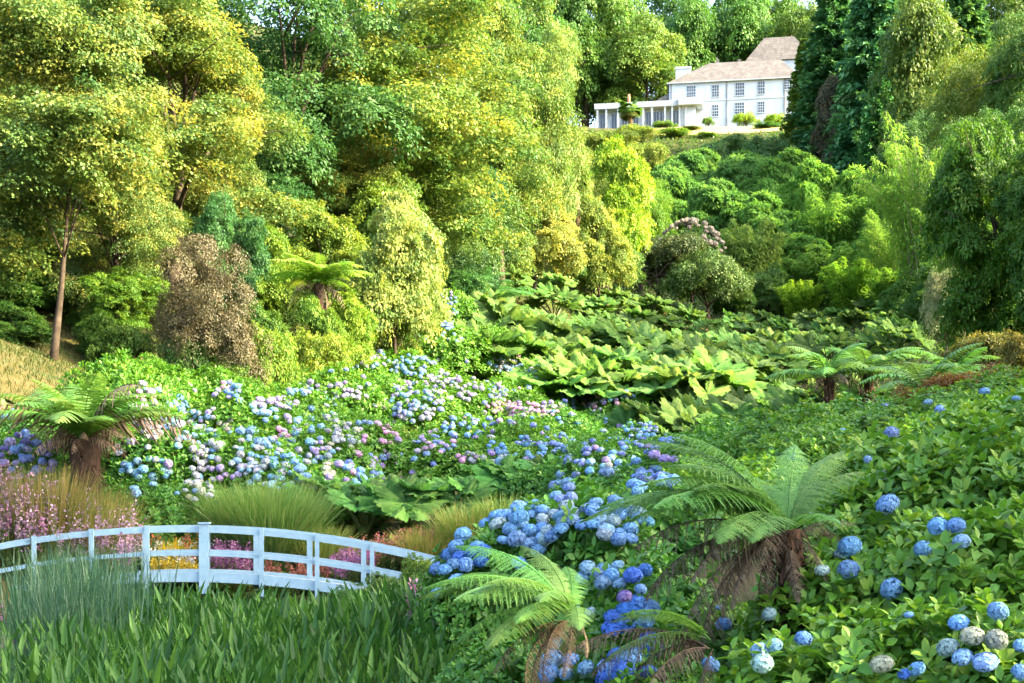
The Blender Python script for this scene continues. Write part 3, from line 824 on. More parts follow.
B_ = 'bamboo clumps at the head of the valley'
BAMB = [('bamboo_mound', 690, 176, 146, 34, (.75, 1.0, 1.0), 'blue green bamboo clump directly below the lawn'),
        ('bamboo_mound', 735, 172, 148, 36, (.7, .95, .95), 'shaded bamboo clump right of the one below the lawn'),
        ('bamboo_mound', 668, 160, 160, 30, (.8, 1.05, .9), 'bamboo clump beside the lime yellow tree'),
        ('bamboo_mound', 715, 152, 172, 34, (.75, 1.0, .9), 'bamboo clump behind the cream flowered shrub'),
        ('bamboo_mound', 775, 165, 150, 32, (.8, 1.05, .85), 'bamboo clump at the foot of the pointed conifers'),
        ('bamboo_mound', 760, 148, 185, 36, (.85, 1.1, .8), 'middle bamboo clump above the tan stemmed thicket'),
        ('bamboo_mound', 815, 152, 150, 32, (1.0, 1.25, .8), 'bamboo clump with a tall rounded fresh green plume'),
        ('bamboo_mound', 855, 150, 158, 34, (.95, 1.2, .8), 'fresh green bamboo clump right of the tall rounded plume'),
        ('bamboo_a', 835, 138, 195, 36, (1.0, 1.25, .75), 'layered fresh green bamboo clump above the young shoots'),
        ('bamboo_mound', 795, 132, 228, 32, (.8, 1.05, .7), 'low bamboo clump above the bright yellow shoots'),
        ('bamboo_a', 752, 128, 218, 26, (1.15, 1.1, .9), 'bamboo thicket with tan stems right of the cream flowered shrub'),
        ('bamboo_mound', 885, 135, 180, 28, (.9, 1.15, .75), 'bamboo clump behind the feathery pale plume'),
        ('bamboo_fine', 925, 100, 122, 52, (1.25, 1.4, .9), 'feathery pale green bamboo with drooping plumes at the valley side'),
        ('bamboo_fine', 895, 112, 205, 34, (1.1, 1.25, .8), 'smaller feathery bamboo below the pale drooping plumes'),
        ('bamboo_a', 852, 117, 258, 24, (1.3, 1.5, .6), 'young bright bamboo at the top edge of the giant rhubarb'),
        ('bamboo_a', 800, 119, 280, 18, (1.5, 1.55, .5), 'yellowest young bamboo shoots beside the giant rhubarb'),
        ('bamboo_b', 892, 110, 268, 22, (1.15, 1.35, .7), 'young bamboo in front of the feathery bamboo'),
        ('bamboo_a', 830, 125, 245, 34, (.9, 1.1, .75), 'bamboo clump just above the young bright bamboo'),
        ('bamboo_mound', 870, 124, 232, 30, (.9, 1.15, .75), 'bamboo clump left of the smaller feathery bamboo'),
        ('bamboo_mound', 780, 140, 205, 34, (.8, 1.05, .8), 'bamboo clump left of the layered fresh green one'),
        ('bamboo_mound', 700, 190, 144, 34, (.8, 1.0, .9), 'highest bamboo clump under the lawn edge'),
        ('bamboo_mound', 745, 195, 145, 34, (.75, 1.0, .9), 'highest bamboo clump under the yellow shrubs'),
        ('bamboo_mound', 795, 185, 142, 30, (.85, 1.05, .85), 'bamboo clump under the yellowish conifer'),
        ('bamboo_fine', 960, 88, 200, 36, (1.0, 1.2, .75), 'feathery bamboo behind the faded grey pink flowers')]
for k, px, d, top, half, c, lab in BAMB:
    plant(k, 'bamboo_clump', 'bamboo', px, d, top, lab, half * (1.1 if k == 'bamboo_fine' else 1.15), (c[0] * 1.5, c[1] * 1.2, c[2] * 1.25), B_, sink=.6, part=('culms', 'foliage'))

C_ = 'trees on the right slope'
for px, d, top, half, c, lab in ((940, 92, 258, 34, (.9, 1.1, .7), 'green bush below the feathery bamboo at the field edge'), (905, 99, 275, 26, (1.0, 1.2, .7), 'low bush beside the young bamboo'),
                                 (960, 72, 285, 36, (.8, 1.0, .7), 'green bush left of the dark evergreen at the field edge'), (770, 122, 262, 24, (1.0, 1.1, .8), 'bush at the foot of the tan stemmed thicket'),
                                 (735, 121, 268, 22, (.8, 1.0, .7), 'low bush right of the dark rhododendrons')):
    plant('big_bush', 'field_edge_bush', 'shrub', px, d, top, lab, half, c, 'bushes along the upper edge of the rhubarb field', sink=.4)
plant('conifer_a', 'conifer_tree', 'tree', 804, 222, 40, 'yellowish sun-tinted conifer overlapping the right end of the house', 28, (2.2, 1.6, .6), C_)  # yellow tint holds the sunlight falling on it
plant('conifer_a', 'conifer_tree', 'tree', 834, 205, -45, 'tall dark pointed conifer right of the house', 50, (1.3, 1.5, 1.35), C_)
plant('conifer_b', 'conifer_tree', 'tree', 876, 190, -60, 'tall blue green conifer in the middle of the right slope', 58, (1.3, 1.6, 1.5), C_)
plant('far_b', 'copper_tree', 'tree', 838, 196, 70, 'dark purple leaved tree among the conifers', 26, (1.2, .6, 1.2), C_)
plant('conifer_a', 'conifer_tree', 'tree', 880, 172, 60, 'slim green conifer in front of the tall blue green one', 32, (1.3, 1.7, 1.2), C_)
plant('far_b', 'broadleaf_tree', 'tree', 930, 160, -20, 'brownish green tree with golden tufts beside the conifers', 62, (1.1, 1.0, .6), C_)
plant('broad_a', 'broadleaf_tree', 'tree', 915, 140, 88, 'dark rounded tree above the feathery bamboo', 40, (.75, .95, .8), C_)
plant('broad_b', 'broadleaf_tree', 'tree', 985, 126, 15, 'golden topped sun-tinted broadleaf tree high on the right slope', 62, (1.8, 1.35, .7), C_)  # golden tint of the whole crown stands in for sun on its top
plant('broad_a', 'broadleaf_tree', 'tree', 1040, 118, -40, 'green tree at the far right of the slope', 60, (1.0, 1.1, .8), C_)
plant('conifer_b', 'conifer_tree', 'tree', 965, 175, -40, 'conifer behind the golden topped broadleaf tree', 50, (1.5, 1.5, 1.0), C_)
plant('broad_b', 'broadleaf_tree', 'tree', 1000, 98, 95, 'dull green tree between golden topped tree and dark evergreen', 55, (.8, 1.0, .7), C_)
for px, d, top, half, c, lab in ((945, 205, -30, 50, (.9, 1.05, .8), 'tall green tree on the skyline behind the golden tufted tree'), (1010, 190, -40, 60, (1.2, 1.1, .7), 'tall olive tree on the skyline at the right edge'),
                                 (855, 230, -30, 40, (.8, 1.0, .9), 'tall dark tree on the skyline between the pointed conifers'), (900, 215, -40, 40, (.8, 1.05, .95), 'tall green tree on the skyline right of the conifers')):
    plant('far_a', 'broadleaf_tree', 'tree', px, d, top, lab, half, c, C_)
plant('evergreen', 'evergreen_shrub', 'shrub', 1003, 49, 72, 'large dark evergreen shrub with willowy leaves at the right edge', 72, (.85, 1.05, .45), C_)
plant('evergreen', 'evergreen_shrub', 'shrub', 1050, 46, 95, 'second dark evergreen shrub partly beyond the right edge', 60, (.75, .95, .45), C_)

H_ = 'trees around the house'
FAR = [('far_a', 585, 304, -20, 52, (1.1, 1.2, .8), 'tree on the skyline left of the veranda wing'), ('far_a', 500, 260, -60, 60, (.9, 1.1, .85), 'tall tree on the skyline at the top of the left wood'), ('far_b', 420, 230, -60, 70, (.9, 1.1, .85), 'dark tree on the skyline behind the left wood'),
       ('far_a', 646, 300, 14, 46, (1.5, 1.35, .8), 'round sunlit tree standing left of the house roof'),
       ('far_b', 612, 312, -20, 44, (1.1, 1.2, .9), 'darker tree left of the round sunlit tree'),
       ('far_b', 700, 325, -8, 46, (.95, 1.2, .85), 'green tree directly behind the broad chimney'),
       ('far_a', 745, 330, -34, 46, (1.0, 1.25, .85), 'green tree behind the taller rear roof'),
       ('far_b', 785, 335, -16, 40, (1.0, 1.2, .8), 'tree above the right end of the rear roof'),
       ('far_a', 815, 322, -6, 42, (1.3, 1.2, .8), 'tree between rear roof and tall dark conifer'),
       ('far_a', 668, 345, -26, 50, (.9, 1.1, .9), 'tall hazy tree above the round sunlit tree'),
       ('far_b', 560, 300, -30, 46, (1.0, 1.15, .8), 'tree behind the golden trees at the top of the slope'),
       ('far_a', 725, 352, -22, 50, (.9, 1.1, .9), 'tall tree on the skyline behind the house')]
for k, px, d, top, half, c, lab in FAR:
    plant(k, 'broadleaf_tree', 'tree', px, d, top, lab, half, c, H_)
for px, d, top, half, c, lab in ((745, 275, 112, 13, (2.6, 2.2, .5), 'yellow clipped shrub below the ground floor windows'),
                                 (775, 275, 113, 12, (2.3, 2.0, .5), 'yellow green shrub at the right end of the lawn'),
                                 (708, 274, 116, 6, (1.4, 1.4, .6), 'small round bush beside the porch'),
                                 (664, 270, 121, 12, (1.5, 1.5, .7), 'green bush in front of the veranda columns'),
                                 (690, 262, 127, 12, (1.6, 1.2, .8), 'low tawny bush at the left end of the lawn'),
                                 (768, 262, 124, 16, (.7, 1.1, .8), 'dark bush at the lower right corner of the lawn'),
                                 (705, 252, 133, 14, (1.3, 1.5, .7), 'bush below the middle of the lawn'),
                                 (672, 252, 128, 18, (1.6, 1.6, .6), 'bright bush below the veranda wing')):
    plant('low_shrub', 'garden_shrub', 'shrub', px, d, top, lab, half, c, 'shrubs around the lawn', sink=.3)

# hillside shrubs that close the slope between bamboo and lawn
HS = [(610, 215, 128, 30, 'sunlit bush on the slope left of the lawn'), (640, 205, 140, 30, 'sunlit bush lower on the slope left of the lawn'), (640, 235, 124, 26, 'bright bush just below the veranda columns'),
      (730, 225, 138, 30, 'dark bush on the slope below the lawn'), (770, 215, 138, 30, 'dark bush on the slope below the yellow shrubs'), (700, 210, 142, 30, 'green bush on the slope above the bamboo'),
      (600, 175, 160, 36, 'golden bush above the shaggy palm')]
for i, (px, d, top, half, lab) in enumerate(HS):  # left shrubs carry sunlight in their tint, right ones a duller green
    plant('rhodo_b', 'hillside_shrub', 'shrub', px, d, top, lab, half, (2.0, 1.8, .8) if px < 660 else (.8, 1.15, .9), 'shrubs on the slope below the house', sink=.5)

# shade trees on the right bank
for i, (x, y, h, lab) in enumerate([(19, -2, 15, 'tall shade tree on the right bank, the one nearest the pond'), (23, 9, 16, 'tall shade tree on the right bank above the blue hydrangeas'),
                                    (25, 20, 17, 'tall shade tree on the right bank above the fern bed'), (27, 32, 16, 'tall shade tree on the right bank below the dark evergreen'),
                                    (38, 62, 17, 'tall shade tree on the right bank above the rhubarb field'), (42, 78, 18, 'tall shade tree on the right bank halfway up the rhubarb field')]):
    H, zc, rx, cm, tm = PROTO['broad_b' if i % 2 else 'broad_a']
    s = h / H
    o = thing('broadleaf_tree', lab, 'tree', (x, y, gz(x, y)), rng.uniform(0, 6), C_)
    ob('trunk', tm, o, scale=(s, s, s))
    ob('crown', cm, o, (0, 0, zc * s), scale=(s, s, s))


# palms with fan leaves
def fan_leaf():
    L = Leaves()
    n = 22
    a = np.linspace(-1.9, 1.9, n)
    t = np.linspace(0, 1, 4)
    pts = np.zeros((n, 4, 3))
    pts[..., 0] = .5 + np.cos(a)[:, None] * t * .6
    pts[..., 1] = np.sin(a)[:, None] * t * .6
    pts[..., 2] = -.22 * t ** 2
    side = np.stack([-np.sin(a), np.cos(a), np.zeros(n)], -1)
    L.strips(pts, side, np.array([.01, .05, .04, .004]))
    L.tube([(0, 0, 0), (.25, 0, .02), (.5, 0, 0)], [.015] * 3, 4)
    return L.mesh('fan_leaf', M['broad'])


FAN = fan_leaf()


def palm(px, d, top, h, label, s=1.0):
    z = Z(top, d) - h
    x = X(px, d)
    z0 = gz(x, d)
    o = thing('fan_palm', label, 'palm', (x, d, z0), 0, 'fan palms')
    hh = z + h - z0 - .5 * s
    t = np.linspace(0, 1, 14)
    ob('trunk', Leaves().tube(np.c_[.1 * np.sin(t * 4), .05 * t, t * hh - .3], (.2 + .05 * np.sin(t * 40)) * s, 8).mesh('palm_trunk', M['shag']), o)
    for i in range(26):
        el = rng.uniform(-1.0, 1.2)
        ob('fan_leaf', FAN, o, (0, 0, hh), (0, -el, rng.uniform(0, 2 * PI)), (1.1 * s,) * 3, color=(1.3, 1.3, .7) if el > -.4 else (1.6, 1.0, .6))
    return o


palm(577, 114, 168, 5, 'shaggy trunked fan palm among the golden bushes', 1.3)
palm(630, 240, 103, 6, 'fan palm in front of the veranda wing', 2.2)

# ------------------------------------------------------------------ giant rhubarb
def rhubarb_leaf(seed):
    r = np.random.default_rng(seed)
    nl = 7
    na, nr = 120, 10
    a = np.linspace(-2.75, 2.75, na)
    lobe = (a + 2.75) / 5.5 * nl
    fr = lobe - np.floor(lobe)
    prof = np.abs(np.sin(fr * PI)) ** .55
    edge = .6 + .4 * prof + .06 * np.sin(a * 41 + r.uniform(0, 6)) * prof + r.normal(0, .02, na)
    edge *= 1 + .14 * np.cos(a) + r.normal(0, .02)
    t = np.linspace(0.02, 1, nr)
    rad = edge[:, None] * t
    z = .30 * rad ** 1.5 - .34 * np.clip(rad - .5, 0, 1) ** 1.6 + .085 * np.cos((fr - .5) * 2 * PI)[:, None] * rad ** 1.1 + .03 * np.sin(a * 11 + r.uniform(0, 6))[:, None] * rad \
        + .035 * np.sin(t * 26)[None, :] * rad * np.abs(np.sin(fr * 2 * PI))[:, None]
    z += r.normal(0, .02, z.shape)
    P = np.stack([np.cos(a)[:, None] * rad, np.sin(a)[:, None] * rad, z], -1)
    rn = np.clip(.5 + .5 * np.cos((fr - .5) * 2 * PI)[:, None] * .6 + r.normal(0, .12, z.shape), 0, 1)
    return Leaves().grid(P, rnd=rn)


RLEAF = [rhubarb_leaf(i).mesh('rhubarb_leaf', M['gunnera']) for i in range(4)]


def stalk_mesh():
    t = np.linspace(0, 1, 7)
    return Leaves().tube(np.c_[t ** 1.6 * .45, 0 * t, t], .045 - .02 * t, 6).mesh('rhubarb_stalk', M['gstalk'])


RSTALK = stalk_mesh()


def rhubarb(px, d, h, leaf_r, nleaf, label, color=(1, 1, 1), group='giant rhubarb field', zoff=0):
    x = X(px, d)
    o = thing('giant_rhubarb', label, 'giant rhubarb', (x, d, gz(x, d) + zoff), 0, group)
    pv = rng.uniform(.75, 1.25)
    for i in range(nleaf):
        a = i / nleaf * 2 * PI * 1.0 + rng.normal(0, .25)
        inner = i % 3 == 0
        rr = (h * .25 if inner else h * .6) * rng.uniform(.8, 1.2)
        hh = h * (1.0 if inner else rng.uniform(.6, .88))
        lr = leaf_r * rng.uniform(.75, 1.1)
        p = (math.cos(a) * rr, math.sin(a) * rr, hh)
        tilt = rng.uniform(.1, .35) if inner else rng.uniform(.25, .7)
        nv = Vector((math.cos(a) * math.sin(tilt) * .8 + .22, math.sin(a) * math.sin(tilt) * .8 - .22, math.cos(tilt)))
        nv = (nv + Vector(rng.normal(0, .2, 3))).normalized()
        xv = Vector((math.cos(a), math.sin(a), 0))
        xv = (xv - nv * xv.dot(nv)).normalized()
        yv = nv.cross(xv)
        er = Matrix((xv, yv, nv)).transposed().to_euler()
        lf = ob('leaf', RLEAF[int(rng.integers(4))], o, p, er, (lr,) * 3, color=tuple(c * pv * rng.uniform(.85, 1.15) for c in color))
        st = ob('stalk', RSTALK, o, (0, 0, -.1), (0, 0, a), (rr / .45, 1, hh + .1))
    return o


ROWS = [(57.5, [570, 598, 632, 674, 716], 2.0, 1.2, 'row of big leaves beside the lilac hydrangeas'),
        (62, [480, 530, 575, 622, 665, 705, 745], 2.0, 1.05, 'second row behind the lilac hydrangeas'),
        (66, [500, 552, 600, 642, 686, 728, 770], 1.7, 1.0, 'row squeezed behind the second one'),
        (71, [470, 510, 555, 600, 645, 690, 735, 780, 825], 1.9, 1.0, 'third row up the field'),
        (77, [458, 500, 545, 590, 632, 675, 718, 760, 805, 850, 893], 1.9, 1.0, 'fourth row up the field'),
        (86, [545, 585, 625, 665, 705, 745, 785, 825, 865, 905], 1.8, 1.0, 'fifth row up the field'),
        (95, [520, 560, 600, 640, 680, 720, 760, 800, 840, 880, 920], 1.8, 1.0, 'sixth row up the field'),
        (105, [545, 585, 625, 665, 705, 745, 785, 825, 865, 905], 1.7, 1.0, 'seventh row up the field'),
        (113, [575, 612, 650, 688, 726, 764, 802, 840, 878], 1.7, 1.0, 'top row under the bamboo and rhododendrons'),
        (50, [650, 695, 740, 785], 1.7, .9, 'shaded row behind the blue mophead cluster'),
        (45, [690, 735, 775, 815, 860], 1.5, .85, 'front row before the low tree ferns'),
        (33, [318, 365, 412, 462], 1.0, .62, 'small group behind the tall green grass'),
        (34.5, [500, 540, 578], 1.0, .6, 'small group left of the foreground blue hydrangeas')]
for d, pxs, h, lr, row in ROWS:
    for i, px in enumerate(pxs):
        near = d < 40
        jit = 0 if near else rng.normal(0, 7)
        rhubarb(px + jit, d + rng.normal(0, .2 if near else 1.0), h * rng.uniform(.85, 1.2), lr * rng.uniform(1.05, 1.35) * (1.18 if 50 < d < 75 else 1.05), 8 if not near else 7,
                f'giant rhubarb, {ORD[i]} from left in the {row}',
                (.8, 1.0, .95) if near else (1, 1.02, .9), 'giant rhubarb by the grasses' if near else 'giant rhubarb field')

# ------------------------------------------------------------------ tree ferns
def frond(name, L_, e0, e1, npin, plen, mat, fine=True, curl=0.0, ragged=0.0):
    t = np.linspace(0, 1, 20)
    el = np.interp(t, [0, .35, 1], [e0, e0 + (e1 - e0) * .4, e1])
    dx, dz = np.cos(el), np.sin(el)
    px_ = np.concatenate([[0], np.cumsum((dx[1:] + dx[:-1]) / 2)]) * L_ / 19
    pz_ = np.concatenate([[0], np.cumsum((dz[1:] + dz[:-1]) / 2)]) * L_ / 19
    L = Leaves()
    L.tube(np.c_[px_, 0 * px_, pz_], np.linspace(.013, .003, 20) * (L_ / 1.6), 5, mi=0, rnd=.1, cap=False)
    u = np.linspace(.1, .985, npin)
    bx, bz = np.interp(u, t, px_), np.interp(u, t, pz_)
    tl = np.interp(u, t, el)
    prof = np.interp(u, [0, .1, .3, .55, .8, 1], [.35, .55, .92, 1, .62, .05])
    for sgn in (-1, 1):
        ln = plen * prof * (1 + rng.normal(0, .05 + ragged * .25, npin))
        keep = rng.random(npin) > ragged * .25
        rach = np.stack([np.cos(tl), 0 * tl, np.sin(tl)], -1)
        upn = np.stack([-np.sin(tl), 0 * tl, np.cos(tl)], -1)
        out = np.stack([0 * tl, np.full_like(tl, sgn), 0 * tl], -1)
        fwd = .38 + rng.normal(0, .08 + ragged * .2, (npin, 1))
        drop = .12 + rng.normal(0, .05 + ragged * .2, (npin, 1)) + curl
        dirn = norm(out + rach * fwd - upn * drop)
        m = 5
        s = np.linspace(0, 1, m)
        base = np.stack([bx, 0 * bx, bz], -1)
        pts = base[:, None] + dirn[:, None] * (s[None, :, None] * ln[:, None, None])
        pts[..., 2] -= (.28 + curl) * (s[None, :] ** 2) * ln[:, None]
        pts = pts[keep]
        k = len(pts)
        rn = np.clip(u[keep] * .4 + rng.random(k) * .6, 0, 1)
        sd = norm(np.cross(upn, dirn))[keep]
        if not fine:
            w = plen * .062
            L.strips(pts, sd, np.array([w * .7, w, w * .9, w * .6, .002]), rn)
        else:
            L.strips(pts, sd, np.array([.004, .003, .003, .002, .001]), rn)
            q = 13
            v = np.linspace(.06, .97, q)
            cp = base[keep][:, None] + dirn[keep][:, None] * (v[None, :, None] * ln[keep][:, None, None])
            cp[..., 2] -= (.28 + curl) * (v[None, :] ** 2) * ln[keep][:, None]
            pl = plen * .135 * np.interp(v, [0, .15, .5, 1], [.75, 1, .85, .2])
            for s2 in (-1, 1):
                ax = sd[:, None] * s2 + dirn[keep][:, None] * .35 + rng.normal(0, .1 + ragged * .3, (k, q, 3))
                nm = np.broadcast_to(upn[keep][:, None], (k, q, 3)) + rng.normal(0, .12 + ragged * .3, (k, q, 3))
                L.add(LANCE, cp.reshape(-1, 3), ax.reshape(-1, 3), nm.reshape(-1, 3),
                      np.broadcast_to(pl, (k, q)).ravel() * rng.uniform(.8, 1.15, k * q), np.repeat(rn, q), 1.15)
    return L.mesh(name, mat)


FR_NEAR = [frond('fern_frond', 1.0, R(e0), R(e1), 30, .23, M['fern']) for e0, e1 in ((48, -22), (38, -30), (60, -12))]
FR_FAR = [frond('fern_frond', 1.0, R(e0), R(e1), 24, .24, M['fern'], fine=False) for e0, e1 in ((58, -35), (45, -28), (68, -15))]
DF_NEAR = [frond('dead_frond', 1.0, R(e0), R(e1), 34, .15, M['deadfern'], curl=.45, ragged=.6) for e0, e1 in ((10, -75), (20, -50), (-10, -85))]
DF_FAR = [frond('dead_frond', 1.0, R(e0), R(e1), 24, .14, M['deadfern'], fine=False, curl=.6, ragged=.6) for e0, e1 in ((20, -80), (30, -60), (5, -88))]


def fern_trunk(h, r, near):
    L = Leaves()
    t = np.linspace(0, 1, 12)
    L.tube(np.c_[.06 * np.sin(t * 3), 0 * t, t * (h + .4) - .4], r * (.85 + .3 * t + .05 * np.sin(t * 37)), 12)
    n = 500 if near else 160
    u = rng.random(n)
    a = rng.uniform(0, 2 * PI, n)
    p = np.stack([np.cos(a) * r * (.9 + .3 * u), np.sin(a) * r * (.9 + .3 * u), u * (h + .05)], -1)
    ax = np.stack([np.cos(a) * .7, np.sin(a) * .7, rng.uniform(-1.2, .4, n)], -1)
    L.add(NARROW, p, ax, np.stack([np.cos(a), np.sin(a), 0 * a], -1), rng.uniform(.08, .22, n) * (1 if near else 2), rng.random(n) * .6)
    return L.mesh('fern_trunk', M['ferntrunk'])


def fern(px, top_py, d, frlen, nfr, ndead, label, color=(1, 1, 1), near=False, trunk=True, dead_len=.7, azs=None, deads=None, rtrunk=.16, dark=(1, 1, 1), group='tree ferns'):
    """crown point (where fronds spring) at pixel px, top_py"""
    x = X(px, d)
    z0 = gz(x, d)
    h = Z(top_py, d) - z0
    o = thing('tree_fern', label, 'tree fern', (x, d, z0), 0, group)
    if trunk:
        ob('trunk', fern_trunk(h, rtrunk, near), o)
    fs = FR_NEAR if near else FR_FAR
    lst = azs if azs is not None else [(i / nfr * 2 * PI + rng.normal(0, .12), rng.normal(0, .12), rng.uniform(.85, 1.12)) for i in range(nfr)]
    for i, (a, pt, s) in enumerate(lst):
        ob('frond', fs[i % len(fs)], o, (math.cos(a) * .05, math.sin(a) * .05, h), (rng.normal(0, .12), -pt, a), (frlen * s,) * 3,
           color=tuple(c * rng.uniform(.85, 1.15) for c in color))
    ds = DF_NEAR if near else DF_FAR
    lst = deads if deads is not None else [(i / max(ndead, 1) * 2 * PI + rng.normal(0, .2), rng.normal(0, .15), rng.uniform(.7, 1.1)) for i in range(ndead)]
    for i, (a, pt, s) in enumerate(lst):
        ob('dead_frond', ds[i % len(ds)], o, (math.cos(a) * .06, math.sin(a) * .06, h - .06), (rng.normal(0, .15), -pt, a), (frlen * dead_len * s,) * 3, color=dark)
    return o


TF = 'tree ferns'
fern(84, 440, 28.5, 2.15, 0, 0, 'squat tree fern with a skirt of brown dead fronds beside the purple hydrangeas', (1.5, 1.6, .9), dead_len=.55, rtrunk=.3, dark=(1.25, 1.1, 1.0),
     azs=[(i * 2 * PI / 13 + rng.normal(0, .1), rng.uniform(.25, .6), rng.uniform(.85, 1.1)) for i in range(13)] + [(i * 2 * PI / 11 + .2, rng.uniform(-.1, .2), rng.uniform(.85, 1.1)) for i in range(11)],
     deads=[(i * 2 * PI / 20 + rng.normal(0, .1), rng.uniform(.2, .6), rng.uniform(.8, 1.25)) for i in range(20)] + [(i * 2 * PI / 9, .75, 2.4) for i in (0, 1, 2, 3, 5, 8)])
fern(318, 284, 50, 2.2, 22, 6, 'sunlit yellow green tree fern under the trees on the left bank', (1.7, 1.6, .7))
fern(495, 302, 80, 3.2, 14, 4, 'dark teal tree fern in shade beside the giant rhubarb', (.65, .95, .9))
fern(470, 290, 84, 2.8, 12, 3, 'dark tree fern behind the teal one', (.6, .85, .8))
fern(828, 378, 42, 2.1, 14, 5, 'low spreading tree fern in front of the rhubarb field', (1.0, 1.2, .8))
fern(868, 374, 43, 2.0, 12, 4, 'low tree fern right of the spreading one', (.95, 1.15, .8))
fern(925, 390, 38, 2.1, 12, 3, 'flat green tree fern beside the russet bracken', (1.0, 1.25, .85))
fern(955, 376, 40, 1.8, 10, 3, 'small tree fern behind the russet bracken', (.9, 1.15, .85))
# foreground tree ferns
D2 = R
fern(786, 530, 10.6, 1.35, 0, 0, 'large foreground tree fern with brown shaggy dead fronds beside the green bank', (1.4, 1.55, 1.25), near=True,
     azs=[(R(60), .15, .9), (R(95), .3, .85), (R(25), .2, .7), (R(130), .15, .95), (R(150), .0, 1.1), (R(168), .18, 1.1), (R(180), -.08, 1.2), (R(195), .12, 1.1), (R(208), -.12, 1.1), (R(225), .08, .95), (R(245), -.1, .8),
          (R(185), .3, 1.0), (R(205), .25, .95), (R(172), .0, 1.3), (R(215), -.25, 1.15), (R(235), -.25, .95), (R(110), .4, .9), (R(75), .5, .75), (R(140), .35, .95), (R(160), .42, 1.0), (R(40), .4, .75), (R(290), -.1, .55)],
     deads=[(R(a), p, s) for a, p, s in ((176, .12, 1.5), (188, .22, 1.45), (200, .1, 1.4), (212, .25, 1.2), (168, -.1, 1.3), (192, -.12, 1.4), (222, -.15, 1.0), (240, .1, .8), (262, -.2, .7), (20, .5, .6), (345, .5, .6), (300, .1, .6), (160, -.4, 1.0), (180, -.5, .9), (205, -.5, .8), (230, -.6, .7))],
     dead_len=.68, rtrunk=.1)
fern(574, 612, 8.8, .98, 0, 0, 'foreground tree fern with fresh fronds fanning left over the pond edge', (1.2, 1.4, 1.1), near=True,
     azs=[(R(120), .1, .85), (R(142), .05, .95), (R(160), .12, 1.0), (R(172), -.1, 1.1), (R(185), .05, 1.1), (R(198), -.2, 1.1), (R(212), -.05, 1.0), (R(228), -.25, .9), (R(250), -.2, .75), (R(150), -.2, .95), (R(178), .28, .85), (R(95), .15, .6), (R(205), -.4, .9), (R(190), .18, .95), (R(165), -.25, 1.1), (R(222), .1, .85), (R(240), -.05, .8), (R(130), .3, .75), (R(270), -.3, .6)],
     deads=[(R(a), p, s) for a, p, s in ((172, -.45, 1.0), (188, -.35, 1.1), (204, -.25, 1.1), (222, -.45, .9), (240, -.2, .8), (262, -.3, .7), (196, -.6, .9), (285, -.4, .6))],
     dead_len=.62, trunk=False)
fern(716, 640, 9.4, .8, 0, 0, 'brown half dead tree fern low between the deep blue hydrangeas and green bank', (.9, 1.05, .8), near=True,
     azs=[(R(165), -.05, 1.0), (R(195), -.2, 1.1), (R(205), -.1, 1.0)],
     deads=[(R(a), p, s) for a, p, s in ((168, .3, 1.3), (180, .25, 1.4), (196, .15, 1.2), (150, .1, 1.0), (215, -.1, .9), (240, -.3, .7))],
     dead_len=1.0, trunk=False)

# ------------------------------------------------------------------ hydrangeas
def bush_mesh(name, w_, h_, n_ros, leaf, tpl, layers, per=8):
    L = Leaves()
    for shell, frac in layers:
        n = int(n_ros * frac)
        d = rand_dirs(n * 2)
        d = d[d[:, 2] > -.12][:n]
        n = len(d)
        lump = 1 + .10 * np.sin(d[:, 0] * 5 + 1) * np.cos(d[:, 1] * 6) + rng.normal(0, .045, n)
        p = d * np.array([w_, w_, h_]) * (shell * lump)[:, None]
        nr = norm(d / np.array([w_, w_, h_]))
        ax = norm(nr * .75 + np.array([0, 0, .6]) + rng.normal(0, .22, (n, 3)))
        u = norm(np.cross(ax, rand_dirs(n)))
        v = np.cross(ax, u)
        base = rng.random(n)
        for k in range(per):
            a = (k % 2) * PI + (k // 2 % 2) * PI / 2 + (k // 4) * PI / 4
            lvl = k // 4
            dirv = np.cos(a) * u + np.sin(a) * v + rng.normal(0, .16, (n, 3))
            rise = (.75, .15)[lvl] if per > 4 else .4
            axis = norm(dirv + ax * (rise + rng.normal(0, .15, (n, 1))))
            nm = ax + rng.normal(0, .2, (n, 3)) - dirv * .2
            sz = leaf * (.8 if lvl == 0 else 1.1) * rng.uniform(.8, 1.2, n)
            L.add(tpl, p - ax * (.05 * lvl) + dirv * .02, axis, nm, sz, np.clip(base * .45 + rng.random(n) * .45 + (.12 if lvl == 0 else -.05), 0, 1))
    return L.mesh(name, M['hydrangea'])


BUSH_NEAR = [bush_mesh('hydrangea_foliage', .95, .95, 190, .125, OVATE, ((1, 1), (.86, .8), (.68, .5))) for _ in range(3)]
BUSH_MID = [bush_mesh('hydrangea_foliage', 1.5, 1.2, 800, .125, DIAMOND, ((1, 1), (.86, .7)), 6) for _ in range(3)]


